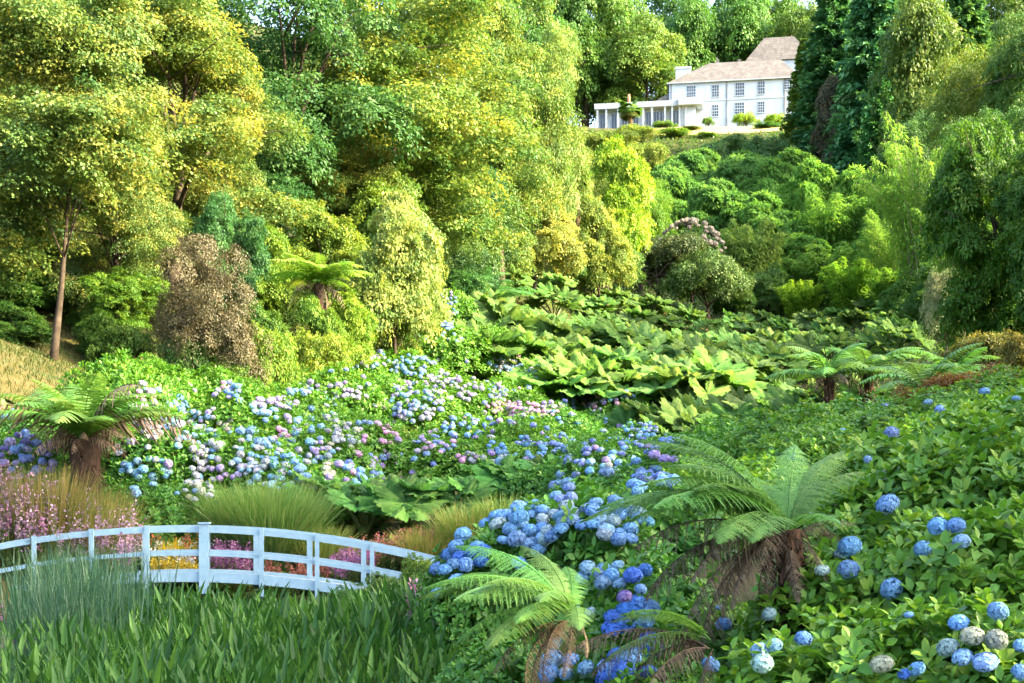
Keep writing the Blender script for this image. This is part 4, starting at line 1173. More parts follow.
def head_mesh(name, nfl, pet):
    """a mophead: florets of four petals over a flattened ball"""
    i = np.arange(nfl)
    zz = 1 - 1.55 * (i + .5) / nfl
    a = i * 2.39996 + rng.normal(0, .15, nfl)
    r = np.sqrt(1 - zz ** 2)
    n = np.stack([r * np.cos(a), r * np.sin(a), zz], -1)
    n = norm(n + rng.normal(0, .07, n.shape))
    pos = n * np.array([.5, .5, .42]) * rng.uniform(.92, 1.06, (nfl, 1))
    u = norm(np.cross(n, rand_dirs(nfl)))
    v = np.cross(n, u)
    L = Leaves()
    rn = rng.random(nfl)
    for k in range(4):
        q = k * PI / 2
        ax = np.cos(q) * u + np.sin(q) * v + n * .12
        L.add(PETAL, pos, ax, n, pet * rng.uniform(.85, 1.1, nfl), np.clip(rn + rng.normal(0, .12, nfl), 0, 1))
    th = np.linspace(.02, PI * .82, 7)[:, None]
    ph = np.linspace(0, 2 * PI, 11)[None, :]
    L.grid(np.stack([np.sin(th) * np.cos(ph), np.sin(th) * np.sin(ph), np.cos(th) * .84 + 0 * ph], -1) * .42, rnd=0.0)
    return L.mesh(name, M['petal'])


HEAD_NEAR = [head_mesh('mophead', 120, .13) for _ in range(4)]
HEAD_MID = [head_mesh('mophead', 48, .2) for _ in range(3)]

# (px, distance, half-width m, height m, where it grows)
BUSHES = [
    (22, 30, 1.7, 1.5, 'left of the skirted tree fern'), (132, 30.5, 1.5, 1.3, 'right of the skirted tree fern'), (190, 31.5, 1.6, 1.2, 'above the bridge centre post'),
    (165, 34.5, 1.8, 1.6, 'behind the skirted tree fern'), (232, 35, 1.9, 1.5, 'left of the tall green grass top'), (282, 34, 1.8, 1.5, 'directly above the tall green grass'),
    (245, 39, 2.0, 1.7, 'below the olive low shrub'), (315, 38, 1.8, 1.6, 'under the cream flower patch'), (342, 35, 1.7, 1.3, 'just behind the small rhubarb group'),
    (214, 42, 1.6, 1.5, 'topmost beneath the grey brown shrub'), (290, 42, 1.8, 1.5, 'upper left by the golden low shrub'), (118, 36, 1.7, 1.9, 'under the grass bank'),
    (60, 34, 1.6, 1.2, 'behind the fronds of the skirted fern'),
    (335, 46, 1.9, 1.5, 'beneath the golden low shrub'), (375, 48, 1.9, 1.5, 'in the middle of the lilac slope'), (420, 47, 1.9, 1.5, 'in the sunniest part of the lilac slope'),
    (345, 52, 1.8, 1.4, 'at the upper left of the lilac slope'), (400, 54, 2.0, 1.5, 'at the top of the lilac slope'), (452, 52, 2.1, 1.5, 'right end of the lilac slope'),
    (470, 46, 1.8, 1.4, 'left of the pink lilac drift'), (386, 41, 1.7, 1.4, 'below the pale speckled gap'), (432, 41, 1.8, 1.4, 'below the sunniest bushes'),
    (348, 40.5, 1.7, 1.4, 'behind the white mophead patch'), (482, 41, 1.8, 1.5, 'above the small rhubarb leaves'), (524, 44, 1.9, 1.6, 'under the pink lilac drift'),
    (562, 48, 1.9, 1.5, 'in front of the dark rhubarb hollow'), (502, 54, 2.0, 1.5, 'left of the sunlit rhubarb leaves'), (440, 60, 2.4, 2.0, 'green mound above the lilac slope'),
    (400, 63, 2.2, 2.5, 'green mound nearest the big rhododendron'), (540, 52, 1.9, 1.5, 'at the edge of the sunlit rhubarb'), (592, 45, 1.9, 1.4, 'centre of the valley below rhubarb'),
    (642, 44, 1.9, 1.5, 'with the dense blue cluster in mid valley'), (672, 47, 1.8, 1.4, 'right of the dense blue cluster'), (545, 39.5, 1.8, 1.5, 'in the middle of the valley floor'),
    (592, 39, 1.8, 1.4, 'right of the valley floor centre'), (640, 38, 1.9, 1.4, 'below the dense blue cluster'), (700, 41, 1.9, 1.3, 'plain green in front of shaded rhubarb'),
    (560, 33.5, 1.7, 1.4, 'behind the foreground blue drift'), (612, 32, 1.8, 1.4, 'right behind the foreground blue drift'), (660, 32.5, 1.9, 1.4, 'behind the tip of the fern fronds'),
    (722, 36, 2.0, 1.4, 'plain green in the middle right'), (780, 37, 2.0, 1.4, 'plain green before the low tree ferns'), (832, 34, 2.0, 1.4, 'green below the spreading tree fern'),
    (750, 30, 1.9, 1.4, 'green above the big foreground fern'), (690, 27.5, 1.8, 1.3, 'green left of the big fern fronds'), (802, 28, 1.9, 1.4, 'green behind the upright fern fronds'),
    (632, 26.5, 1.7, 1.2, 'just above the foreground blue drift'), (575, 27, 1.5, 1.1, 'at the left end above the blue drift'), (862, 30, 1.9, 1.4, 'green below the flat tree fern'),
    (450, 68, 1.9, 2.2, 'lilac column at the corner of the wood'), (560, 57, 1.6, 1.2, 'low between sunlit rhubarb and pink drift'), (650, 58.5, 1.7, 2.0, 'lilac clump among the rhubarb leaves'),
    (618, 56, 1.6, 1.7, 'small blue clump before the rhubarb'), (492, 62, 1.9, 2.0, 'behind the lilac slope near the rhubarb'),
    # nearer
    (492, 15.4, .8, 1.2, 'at the left tip of the foreground blue drift'), (462, 15.0, .6, 1.0, 'leaning over the pond plants'), (545, 15.6, .85, 1.25, 'in the middle of the foreground blue drift'),
    (600, 15.2, .9, 1.25, 'at the right end of the foreground blue drift'), (530, 17.2, .95, 1.15, 'at the back of the foreground blue drift'), (592, 18, 1.0, 1.2, 'behind the right end of the blue drift'),
    (655, 17.5, 1.1, 1.1, 'under the left fern fronds'), (640, 21, 1.3, 1.2, 'behind the left fern fronds'), (700, 20, 1.3, 1.2, 'behind the big foreground fern'), (765, 21, 1.3, 1.2, 'behind the upright fern frond'),
    (625, 11.2, .85, 1.15, 'below the brown dead fronds'), (668, 10.2, .6, .85, 'between the deep blue cluster and the brown fern'), (655, 13.2, .9, 1.1, 'behind the brown dead fronds'),
    (535, 57.5, 2.0, 2.0, 'left of the sunlit rhubarb, close to the hollow'), (596, 51, 1.6, 1.4, 'between the hollow and the mid valley blues'), (150, 39, 1.5, 1.4, 'at the foot of the small fern like shrub'), (585, 9.6, .55, .75, 'low left of the deep blue cluster'), (640, 9.3, .6, .85, 'with the deep blue cluster'), (690, 11.5, .7, .9, 'in the shade under the big fern'), (735, 11.6, .75, .85, 'behind the trunk of the big fern'), (700, 10.0, .5, .65, 'in front of the big fern trunk'), (566, 9.4, .5, .72, 'half hidden under the left foreground fern'), (520, 12.4, .7, .9, 'between the foreground blue drift and the left fern'), (480, 12.8, .55, .7, 'at the pond edge left of the fern'),
    # right bank
    (742, 8.2, .55, .8, 'at the lower left foot of the green bank'), (800, 8.6, .75, 1.0, 'second from the left along the bank foot'), (868, 8.6, .8, 1.05, 'above the cream head at the bottom edge'),
    (935, 8.4, .8, 1.0, 'left of the pale head cluster'), (1000, 8.1, .75, 1.0, 'carrying the pale head cluster'), (838, 10.6, .85, 1.15, 'with twin blue heads on the bank'),
    (905, 10.6, .9, 1.2, 'in the middle of the green bank'), (975, 10.3, .95, 1.25, 'right of the bank middle'), (1040, 10.2, .9, 1.2, 'at the right edge of the bank'),
    (860, 13.2, .95, 1.2, 'upper left of the bank beside the fern'), (925, 13.2, 1.05, 1.35, 'with the three heads high on the bank'), (990, 13, 1.05, 1.4, 'high on the bank at right'), (1045, 12.8, 1, 1.4, 'highest right corner of the near bank'),
    (895, 16.5, 1.1, 1.25, 'behind the bank beside the fern frond'), (955, 16.8, 1.15, 1.25, 'behind the middle of the bank'), (1015, 17, 1.2, 1.3, 'behind the right part of the bank'),
    (865, 20, 1.3, .95, 'farther back left on the bank'), (925, 20.5, 1.3, .95, 'farther back in the bank middle'), (990, 21, 1.3, .95, 'farther back right on the bank'),
    (880, 25, 1.6, .95, 'green near the flat tree fern'), (945, 25.5, 1.6, .95, 'green in front of the russet bracken'), (1010, 26, 1.6, .95, 'rearmost on the right of the bank'), (822, 23, 1.5, 1.25, 'rearmost left of the bank'),
]
_s = [c for c in CREAM.children if c.name.startswith('crown')][0]
for i in range(98):
    a, e = rng.uniform(0, 2 * PI), rng.uniform(.15, 1.5)
    p = np.array([math.cos(a) * math.cos(e) * 3.0 * 1.06, math.sin(a) * math.cos(e) * 3.0 * 1.06, math.sin(e) * 3.2 * 1.04]) * np.array(_s.scale) + np.array(_s.location)
    k = rng.uniform(.3, .6)
    ob('flower_head', HEAD_MID[i % 3], CREAM, tuple(p), (math.sin(a) * -.6, math.cos(a) * .6, 0), (k, k, k), color=tuple(np.array((.50, .42, .31)) * rng.uniform(.75, 1.1)))
bush_objs = []
for (px, d, w_, h_, where) in BUSHES:
    near = d < 18.5
    h_ *= 1.0 if near else rng.uniform(.9, 1.2)
    x = X(px, d)
    z = gz(x, d)
    o = thing('hydrangea_bush', where, 'hydrangea', (x, d, z), 0, 'hydrangea bushes')
    me = (BUSH_NEAR if near else BUSH_MID)[int(rng.integers(3))]
    k = (.95, .95) if near else (1.5, 1.2)
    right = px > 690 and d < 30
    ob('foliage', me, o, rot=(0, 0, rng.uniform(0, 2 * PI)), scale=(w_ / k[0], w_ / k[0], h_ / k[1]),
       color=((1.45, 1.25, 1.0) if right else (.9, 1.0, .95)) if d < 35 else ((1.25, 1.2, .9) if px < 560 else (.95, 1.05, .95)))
    bush_objs.append(dict(o=o, c=np.array([x, d, z]), r=np.array([w_, w_, h_]), near=near, where=where, n=0, cols={}))

COLS = {'blue': (130, 180, 226), 'deep': (88, 136, 214), 'light': (150, 192, 224), 'lilac': (190, 176, 222), 'pink': (230, 184, 214), 'white': (188, 194, 202),
        'cream': (184, 188, 164), 'pale': (178, 205, 205), 'purple': (140, 130, 190), 'lblue': (150, 172, 226)}
CNAME = {'blue': 'blue', 'deep': 'deep blue', 'light': 'light blue', 'lilac': 'lilac', 'pink': 'pink', 'white': 'white', 'cream': 'cream', 'pale': 'pale green', 'purple': 'purple', 'lblue': 'violet blue'}
BC = np.array([b['c'] for b in bush_objs])
BR = np.array([b['r'] for b in bush_objs])
missed = 0
spots = []


def put_head(px, py, col, size=None):
    """the head goes on the surface of the bush seen at that point"""
    global missed
    dv = np.array([(px - CX) / F, 1.0, (HY - py) / F])
    a = ((dv / BR) ** 2).sum(-1)
    b = (-2 * (dv * BC) / BR ** 2).sum(-1)
    c = ((BC / BR) ** 2).sum(-1) - 1
    disc = b * b - 4 * a * c
    t = np.where(disc > 0, (-b - np.sqrt(np.maximum(disc, 0))) / (2 * a), 1e9)
    zhit = t * dv[2]
    t = np.where(zhit < BC[:, 2] - .1, 1e9, t)
    i = int(np.argmin(t))
    if t[i] > 1e8:
        missed += 1
        return
    B = bush_objs[i]
    p = dv * t[i] - B['c']
    n = norm(p / B['r'] ** 2)
    near = B['near']
    s = (size / F * t[i]) if size else (rng.uniform(.15, .2) if near else rng.uniform(.14, .245))
    wp = dv * t[i]
    if size is None and any((wp[0] - q[0]) ** 2 + (wp[1] - q[1]) ** 2 + (wp[2] - q[2]) ** 2 < ((.55 if near else .66) * s) ** 2 for q in spots):
        return
    spots.append(wp)
    p = p + n * (s * (rng.uniform(.3, .45) if size else rng.uniform(.05, .45)) + (.035 if near else .05))
    up = norm(n * .8 + np.array([0, 0, .5]))
    q = Vector(up).to_track_quat('Z', 'Y')
    e = (q.to_matrix() @ Matrix.Rotation(rng.uniform(0, 6.28), 3, 'Z')).to_euler()
    hm = HEAD_NEAR if near else HEAD_MID
    cc = np.array(lin(COLS[col])) * rng.uniform(.72, .98) * (1 + rng.normal(0, .05, 3))
    ob('flower_head', hm[int(rng.integers(len(hm)))], B['o'], tuple(p), tuple(e), (s * rng.uniform(.9, 1.1), s * rng.uniform(.85, 1.1), s * rng.uniform(.62, 1.05)), color=tuple(np.clip(cc, 0, .95)))
    B['n'] += 1
    B['cols'][col] = B['cols'].get(col, 0) + 1


SINGLE = [  # px, py, colour, size px
    (892, 511, 'blue', 22), (942, 537, 'blue', 20), (958, 535, 'blue', 18), (963, 550, 'light', 18), (928, 556, 'blue', 18), (856, 556, 'blue', 23), (847, 579, 'blue', 22), (841, 564, 'pale', 15), (824, 579, 'pale', 14),
    (901, 594, 'blue', 22), (911, 623, 'blue', 9), (998, 622, 'blue', 20), (963, 631, 'blue', 18), (976, 645, 'cream', 22), (997, 648, 'cream', 22), (954, 655, 'pale', 20), (967, 664, 'light', 20), (987, 668, 'light', 22),
    (1019, 652, 'blue', 17), (925, 674, 'blue', 18), (907, 679, 'deep', 14), (888, 672, 'cream', 24), (803, 649, 'blue', 17), (777, 655, 'light', 17), (767, 672, 'pale', 22), (764, 660, 'light', 18), (776, 619, 'pale', 14), (1018, 677, 'blue', 18),
    (705, 672, 'blue', 17), (725, 630, 'blue', 15), (754, 617, 'blue', 16), (721, 614, 'light', 9), (740, 651, 'light', 12), (651, 679, 'deep', 16),
    (516, 567, 'blue', 16), (539, 553, 'blue', 16), (521, 544, 'light', 18), (543, 542, 'light', 16), (557, 540, 'blue', 15), (510, 523, 'blue', 16), (524, 525, 'blue', 18), (535, 510, 'blue', 15), (616, 544, 'blue', 16),
    (628, 542, 'blue', 14), (633, 525, 'blue', 14), (561, 650, 'pale', 20), (575, 606, 'blue', 15), (596, 615, 'pale', 12), (628, 602, 'purple', 17), (616, 582, 'blue', 16), (642, 594, 'blue', 12), (621, 572, 'light', 14), (606, 580, 'light', 14),
    (576, 664, 'blue', 16), (590, 672, 'light', 16), (572, 677, 'light', 14), (490, 528, 'blue', 15), (498, 590, 'blue', 15), (471, 590, 'blue', 12), (502, 545, 'blue', 12), (440, 595, 'blue', 11), (504, 526, 'blue', 12),
    (892, 441, 'lblue', 14), (944, 414, 'lblue', 10), (985, 398, 'blue', 10), (929, 407, 'light', 8), (884, 409, 'lblue', 6), (795, 461, 'light', 8), (870, 464, 'light', 9), (842, 435, 'light', 6), (1016, 404, 'light', 9)]
for px, py, c, s in SINGLE:
    put_head(px, py, c, s)
CLUST = [  # px, py, rx, ry, n, colours
    (530, 530, 32, 14, 22, 'light blue blue light pale'), (604, 522, 32, 14, 30, 'light blue light pale blue'), (463, 562, 18, 16, 22, 'blue deep blue'), (632, 640, 16, 34, 20, 'deep deep blue'), (615, 668, 20, 14, 9, 'deep blue'),
    (552, 668, 8, 10, 4, 'blue light'), (606, 578, 22, 10, 6, 'light blue'), (645, 585, 14, 6, 4, 'deep blue'),
    (26, 460, 20, 20, 18, 'lilac purple lblue lblue'), (6, 415, 8, 6, 4, 'lblue blue'), (146, 474, 18, 14, 10, 'light light blue'), (140, 398, 12, 8, 6, 'pink'), (221, 388, 4, 4, 2, 'pink'), (233, 391, 7, 6, 6, 'lblue blue'),
    (176, 404, 8, 5, 4, 'blue light'), (205, 450, 14, 28, 18, 'white white light'), (250, 458, 16, 14, 14, 'white white light'), (230, 427, 8, 5, 5, 'cream'), (248, 432, 8, 12, 6, 'light'), (198, 490, 12, 10, 9, 'white cream'),
    (225, 475, 12, 6, 7, 'lilac'), (153, 433, 8, 6, 5, 'white'), (280, 466, 24, 20, 32, 'light white light blue'), (280, 437, 8, 6, 5, 'pink lilac'), (343, 437, 14, 11, 17, 'white white cream'), (275, 405, 18, 5, 9, 'lilac'),
    (297, 432, 3, 3, 2, 'lilac'), (318, 453, 12, 8, 11, 'lilac white light'), (325, 473, 6, 8, 5, 'cream'), (343, 466, 7, 4, 4, 'lblue lilac'), (376, 460, 8, 5, 6, 'lilac lblue'), (368, 477, 9, 5, 6, 'lblue blue'), (355, 485, 3, 3, 2, 'blue'),
    (387, 437, 9, 6, 6, 'pink'), (390, 453, 10, 4, 5, 'lilac white'), (434, 444, 16, 8, 15, 'lilac lblue pink'), (466, 430, 18, 9, 9, 'blue lblue'), (497, 451, 8, 5, 4, 'blue'), (500, 463, 9, 6, 8, 'white light'), (471, 459, 8, 4, 6, 'pink white'),
    (345, 362, 32, 7, 26, 'white lilac white light'), (343, 393, 14, 7, 13, 'lilac white'), (410, 366, 18, 7, 14, 'light blue lblue'), (415, 403, 22, 16, 30, 'lilac white light lblue'), (455, 385, 24, 14, 28, 'white lilac white'),
    (497, 393, 8, 6, 9, 'lblue lilac'), (502, 408, 12, 5, 12, 'pink'), (380, 350, 6, 6, 5, 'blue lblue'), (498, 361, 9, 9, 14, 'light white'), (510, 367, 9, 5, 12, 'light white'), (535, 378, 10, 12, 13, 'light white lblue'), (547, 364, 6, 4, 4, 'light'),
    (528, 411, 28, 6, 32, 'pink lilac pink white'), (600, 403, 15, 6, 14, 'pink lilac'), (648, 384, 10, 7, 12, 'lblue lilac white'), (624, 395, 9, 5, 9, 'blue lblue'), (590, 410, 6, 4, 5, 'lilac'), (566, 405, 7, 6, 5, 'lblue'), (640, 432, 15, 6, 16, 'lblue blue'),
    (671, 441, 12, 5, 13, 'blue lblue'), (629, 446, 13, 6, 12, 'lblue blue'), (592, 451, 8, 5, 7, 'lilac lblue'), (556, 446, 14, 7, 11, 'light lblue'), (529, 443, 9, 5, 9, 'lblue blue'), (537, 456, 8, 5, 8, 'blue light'), (512, 457, 7, 5, 3, 'blue'),
    (574, 464, 9, 4, 6, 'lblue'), (621, 469, 3, 3, 2, 'blue'), (606, 474, 5, 6, 5, 'white light'), (650, 478, 15, 6, 11, 'blue lblue'), (668, 486, 10, 4, 7, 'blue'), (638, 491, 4, 4, 3, 'blue'), (563, 486, 7, 4, 6, 'light blue'), (566, 498, 8, 5, 6, 'lblue light'),
    (448, 310, 7, 18, 16, 'lilac lblue light'), (430, 340, 30, 5, 4, 'light'), (300, 390, 16, 6, 5, 'lilac light'), (190, 430, 14, 14, 7, 'white light'), (262, 415, 12, 8, 5, 'light'), (310, 420, 20, 10, 5, 'light white')]
for px, py, rx, ry, n, cs in CLUST:
    cs = cs.split()
    for i in range(int(n * (1.0 if py > 590 else (3.4 if py < 432 and 290 < px < 570 else (3.2 if px < 340 else 2.2))))):
        a, r = rng.uniform(0, 2 * PI), 1.3 * math.sqrt(rng.random())
        put_head(px + rx * r * math.cos(a), py + ry * r * math.sin(a), cs[i % len(cs)])
for i in range(420):
    px, py = rng.uniform(120, 700), rng.uniform(355, 500)
    if py < 500 - (px - 120) * .05 and py > 385 - max(0, px - 220) * .12 + max(0, px - 560) * .35:
        cs = 'white light lilac light'.split() if px < 330 else ('lilac white pink lblue light'.split() if px < 520 else 'lblue blue light lilac'.split())
        put_head(px, py, cs[i % len(cs)])
for B in bush_objs:
    top = sorted(B['cols'].items(), key=lambda q: -q[1])[:2]
    if not top:
        lab = f"flowerless green hydrangea bush, {B['where']}"
    else:
        lab = f"hydrangea with {' and '.join(CNAME[c] for c, _ in top)} heads, {B['where']}"
        if len(lab.split()) > 16:
            lab = f"hydrangea with {CNAME[top[0][0]]} heads, {B['where']}"
    B['o']['label'] = lab
print('heads missed', missed)

# ------------------------------------------------------------------ the footbridge
def build_bridge():
    d0 = 27.0
    bz = Z(600, d0)
    br = thing('footbridge', 'white painted arched wooden footbridge with post and rail sides', 'bridge', (X(204, d0), d0, bz), R(3))
    k = d0 / F
    tp = [(-60, 561), (0, 546), (38, 540), (93, 534), (148, 530), (204, 529), (260, 532), (315, 538.5), (370, 548), (425, 559.5), (450, 566)]
    txs = np.array([(p - 204) * k for p, _ in tp])
    tzs = np.array([(600 - y) * k for _, y in tp])
    def zt(x): return float(np.interp(x, txs, tzs))
    xx = np.linspace(txs[0] + .3, (437 - 204) * k, 41)
    co = np.polyfit(txs, tzs, 4)
    zz = np.polyval(co, xx)
    def band(y0, y1, dz0, dz1, x0=-99, x1=99):
        m = MB()
        sel = [i for i in range(len(xx)) if x0 <= xx[i] <= x1]
        vs, fs = [], []
        for j, i in enumerate(sel):
            vs += [(xx[i], y0, zz[i] + dz0), (xx[i], y1, zz[i] + dz0), (xx[i], y1, zz[i] + dz1), (xx[i], y0, zz[i] + dz1)]
            if j:
                a, b = (j - 1) * 4, j * 4
                fs += [(a + q, b + q, b + (q + 1) % 4, a + (q + 1) % 4) for q in range(4)]
        fs += [(0, 1, 2, 3), tuple(len(vs) - 4 + q for q in (3, 2, 1, 0))]
        return m.poly(vs, fs)
    for y in (0.0, 1.15):
        ob('top_rail', band(y - .03, y + .03, -.066, .066).mesh('top_rail', M['white']), br)
        ob('middle_rail', band(y - .025, y + .025, -.56, -.47).mesh('middle_rail', M['white']), br)
        ob('side_beam', band(y - .035, y + .035, -1.11, -.90).mesh('side_beam', M['white']), br)
    ob('deck', band(.04, 1.11, -1.03, -.97).mesh('deck', solid_mat('deck_boards', (.3, .29, .27), (.4, .38, .35), 5)), br)
    near = [(-18, .09), (38, .09), (94, .095), (148.5, .095), (204.5, .2), (261.5, .09), (316.7, .09), (371.5, .09), (425, .08)]
    for p, wd in near:
        x = (p - 204) * k
        z = float(np.polyval(co, x))
        big = wd > .15
        m = MB().box(x - wd / 2, x + wd / 2, -.095, -.038, z - 1.35, z + (.115 if big else .095))
        if big:
            m.box(x - wd / 2, x + wd / 2, .04, .1, z - 1.35, z + .115)
        po = ob('post', m.mesh('post', M['white']), br)
        if big:
            ob('cap', MB().box(x - wd / 2 - .02, x + wd / 2 + .02, -.12, .12, z + .117, z + .15).mesh('cap', M['white']), po)
    for p in (-24, 33, 90, 146, 202, 256, 309, 363, 417):
        x = (p - 204) * k * 1.042 - 13 * k * 0
        x = ((p - CX) / F * (d0 + 1.15)) - X(204, d0) + .06
        z = float(np.polyval(co, x))
        ob('post', MB().box(x - .055, x + .055, 1.1, 1.115, z - 1.2, z - .06).box(x - .055, x + .055, 1.188, 1.24, z - 1.3, z + .02).mesh('post', M['white']), br)
    return br


build_bridge()

# ------------------------------------------------------------------ grasses, rushes and pond plants
def blades(L, x, y, z, h, lean, w_, curve=.5, az=None, rnd=None, mi=0, seg=5):
    n = len(x)
    az = rng.uniform(0, 2 * PI, n) if az is None else az
    t = np.linspace(0, 1, seg)
    ln = lean * h
    pts = np.zeros((n, seg, 3))
    hor = (t[None, :] * (1 - curve) + curve * t[None, :] ** 2.4) * ln[:, None]
    pts[..., 0] = x[:, None] + np.cos(az)[:, None] * hor
    pts[..., 1] = y[:, None] + np.sin(az)[:, None] * hor
    pts[..., 2] = z[:, None] + h[:, None] * (t[None, :] - .35 * (lean[:, None] ** 2) * t[None, :] ** 3)
    sa = az + PI / 2 + rng.normal(0, .6, n)
    side = np.stack([np.cos(sa), np.sin(sa), 0 * sa], -1)
    L.strips(pts, side, w_ * np.interp(t, [0, .3, .75, 1], [.7, 1, .7, .05])[None, :] * np.ones((n, 1)), rnd, mi)
    return pts


def grass_clump(px, d, r, h, n, label, color=(1, 1, 1), w_=.009, lean=.55, mat='grass', name='grass_clump', seeds=0, group='ornamental grasses'):
    x = X(px, d)
    z = gz(x, d)
    a, q = rng.uniform(0, 2 * PI, n), r * .55 * np.sqrt(rng.random(n))
    bx, by = np.cos(a) * q, np.sin(a) * q
    hh = h * 1.3 * rng.uniform(.5, 1.08, n)
    L = Leaves()
    pts = blades(L, bx, by, np.full(n, -.05), hh, np.abs(rng.normal(lean, .25, n)) * (.35 + q / r), w_, az=a + rng.normal(0, .5, n))
    o = tag(ob(name, L.mesh(name, M[mat]), None, (x, d, z), color=color), label, 'grass', group)
    return o


grass_clump(272, 30.4, 1.3, 1.75, 3400, 'tall arching green grass clump behind the right half of the bridge', (.9, 1.05, .9), .011)
grass_clump(238, 30.7, 1.0, 1.5, 2000, 'green grass clump left of the tallest one', (.9, 1.05, .9), .011)
grass_clump(318, 30.2, .9, .95, 1300, 'tan green grass clump right of the tallest one', (1.3, 1.1, .9), .01)
grass_clump(48, 27.9, 1.2, 1.75, 2800, 'brownish upright grass clump behind the left end of the bridge', (1.25, .8, .8), .009, .3)
grass_clump(96, 28.0, 1.0, 1.6, 2200, 'brownish grass clump under the skirted tree fern', (1.3, .9, .8), .009, .3)
grass_clump(425, 29.5, .9, .8, 1200, 'dry tan grass clump near the right end of the bridge', (1.7, 1.15, .9), .009)
grass_clump(470, 29.8, 1.1, 1.0, 1700, 'tawny green grass clump left of the foreground blue drift', (1.4, 1.15, .85), .009)
grass_clump(505, 30, .9, 1.0, 1400, 'green grass clump behind the foreground blue drift', (1.1, 1.15, .8), .009)
grass_clump(370, 30, .8, .6, 900, 'low mixed grass clump behind the falling rail', (1.2, 1.1, .8), .009)
grass_clump(172, 29.6, .7, .62, 900, 'yellow flowering grass clump seen through the bridge left of its centre post', (3.4, 2.1, .3), .012, .3)
grass_clump(110, 29.4, .9, .7, 900, 'light green low clump seen through the bridge rails', (1.5, 1.35, .8), .012)
grass_clump(560, 344 / 10.0, .6, .7, 600, 'small tan grass tuft among the hydrangeas', (1.7, 1.2, .8), .009)
grass_clump(398, 43.0, .7, .9, 700, 'tan grass tuft in the pale gap of the hydrangea slope', (1.8, 1.35, .9), .011)
grass_clump(30, 21, .9, .9, 900, 'pale feathery grass tuft at the left pond edge', (1.5, 1.6, .9), .006)


def spikes(name, label_kind, regions, colour_list, mat_leaf, kind='stuff'):
    """flowering stems: thin stalk, small leaves, a spike of little flowers"""
    L = Leaves()
    for (px0, px1, d0, d1, h, n, mi) in regions:
        d = rng.uniform(d0, d1, n)
        x = X(rng.uniform(px0, px1, n), d)
        z = ground(x, d)
        hh = h * rng.uniform(.65, 1.1, n)
        az = rng.uniform(0, 2 * PI, n)
        pts = blades(L, x, d, z, hh, np.abs(rng.normal(.12, .08, n)), .006, az=az, mi=0)
        for k in range(26):
            u = rng.uniform(.6, 1.0, n)
            p = np.stack([np.array([np.interp(u[i], np.linspace(0, 1, 5), pts[i, :, c]) for i in range(n)]) for c in range(3)], -1)
            dv = rand_dirs(n)
            L.add(DIAMOND, p + dv * .02, dv + np.array([0, 0, .5]), rand_dirs(n), rng.uniform(.04, .085, n), mi=mi)
        for k in range(16):
            u = rng.uniform(.1, .65, n)
            p = np.stack([np.array([np.interp(u[i], np.linspace(0, 1, 5), pts[i, :, c]) for i in range(n)]) for c in range(3)], -1)
            dv = rand_dirs(n)
            L.add(LANCE, p, dv * [1, 1, .4] + np.array([0, 0, .2]), np.array([0, 0, 1.0]) + rand_dirs(n) * .4, rng.uniform(.07, .13, n), mi=0)
    o = ob(name, L.mesh(name, [M[mat_leaf]] + colour_list))
    o['kind'] = kind
    return o


mag = leaf_mat('loosestrife_flower', (.30, .10, .22), (.38, .15, .29), (.45, .24, .36), trans=.3, spec=.1, tw=(1, 1, 1))
mau = leaf_mat('mauve_flower', (.32, .17, .26), (.42, .25, .36), (.5, .34, .42), trans=.3, spec=.1, tw=(1, 1, 1))
ora = leaf_mat('orange_flower', (.5, .15, .05), (.55, .2, .08), (.55, .26, .2), trans=.3, spec=.1, tw=(1, 1, 1))
rus = leaf_mat('russet_flower', (.3, .09, .06), (.4, .14, .1), (.42, .22, .16), trans=.3, spec=.1, tw=(1, 1, 1))
yel = leaf_mat('yellow_flower', (.5, .36, .03), (.55, .42, .05), (.6, .48, .1), trans=.3, spec=.1, tw=(1, 1, 1))
whi = leaf_mat('white_flower', (.6, .6, .55), (.75, .75, .7), (.8, .8, .78), trans=.3, spec=.1, tw=(1, 1, 1))
spikes('flowering_marsh_plants', '', [
    (205, 252, 28.8, 30.2, .95, 70, 1), (-20, 70, 26.8, 28.0, 2.0, 150, 2), (70, 135, 27.0, 28.0, 1.85, 100, 2), (-20, 60, 26.8, 28, 1.9, 60, 1), (215, 250, 28.6, 29.2, 1.1, 40, 1), (340, 375, 28.4, 29, .9, 30, 1), (330, 372, 28.6, 29.6, .75, 40, 1), (120, 200, 29.2, 30.5, .95, 60, 3),
    (350, 430, 29.0, 30.4, .8, 90, 4), (260, 330, 28.6, 29.6, .6, 60, 4), (130, 210, 29, 30, .7, 90, 5), (150, 203, 28.3, 28.8, .62, 150, 6), (60, 130, 28.8, 29.8, .8, 90, 6), (395, 440, 18, 22, .75, 26, 2),
    (-10, 25, 19, 24, 1.0, 30, 1), (410, 430, 15.5, 17, .7, 16, 1), (100, 300, 30, 31, .8, 120, 6), (400, 520, 29.4, 31, .7, 100, 4), (20, 120, 29, 30, .7, 60, 5)], [mag, mau, ora, rus, whi, yel], 'grass')

# rushes
n = 1900
d = rng.uniform(17, 25.5, n)
px = np.clip(rng.normal(78, 34, n), -20, 170)
x = X(px, d)
L = Leaves()
blades(L, x, d, np.full(n, -2.6), rng.uniform(1.0, 1.95, n), np.abs(rng.normal(.2, .12, n)), .011)
o = ob('rush_bed', L.mesh('rush_bed', M['rush']))
o['kind'] = 'stuff'
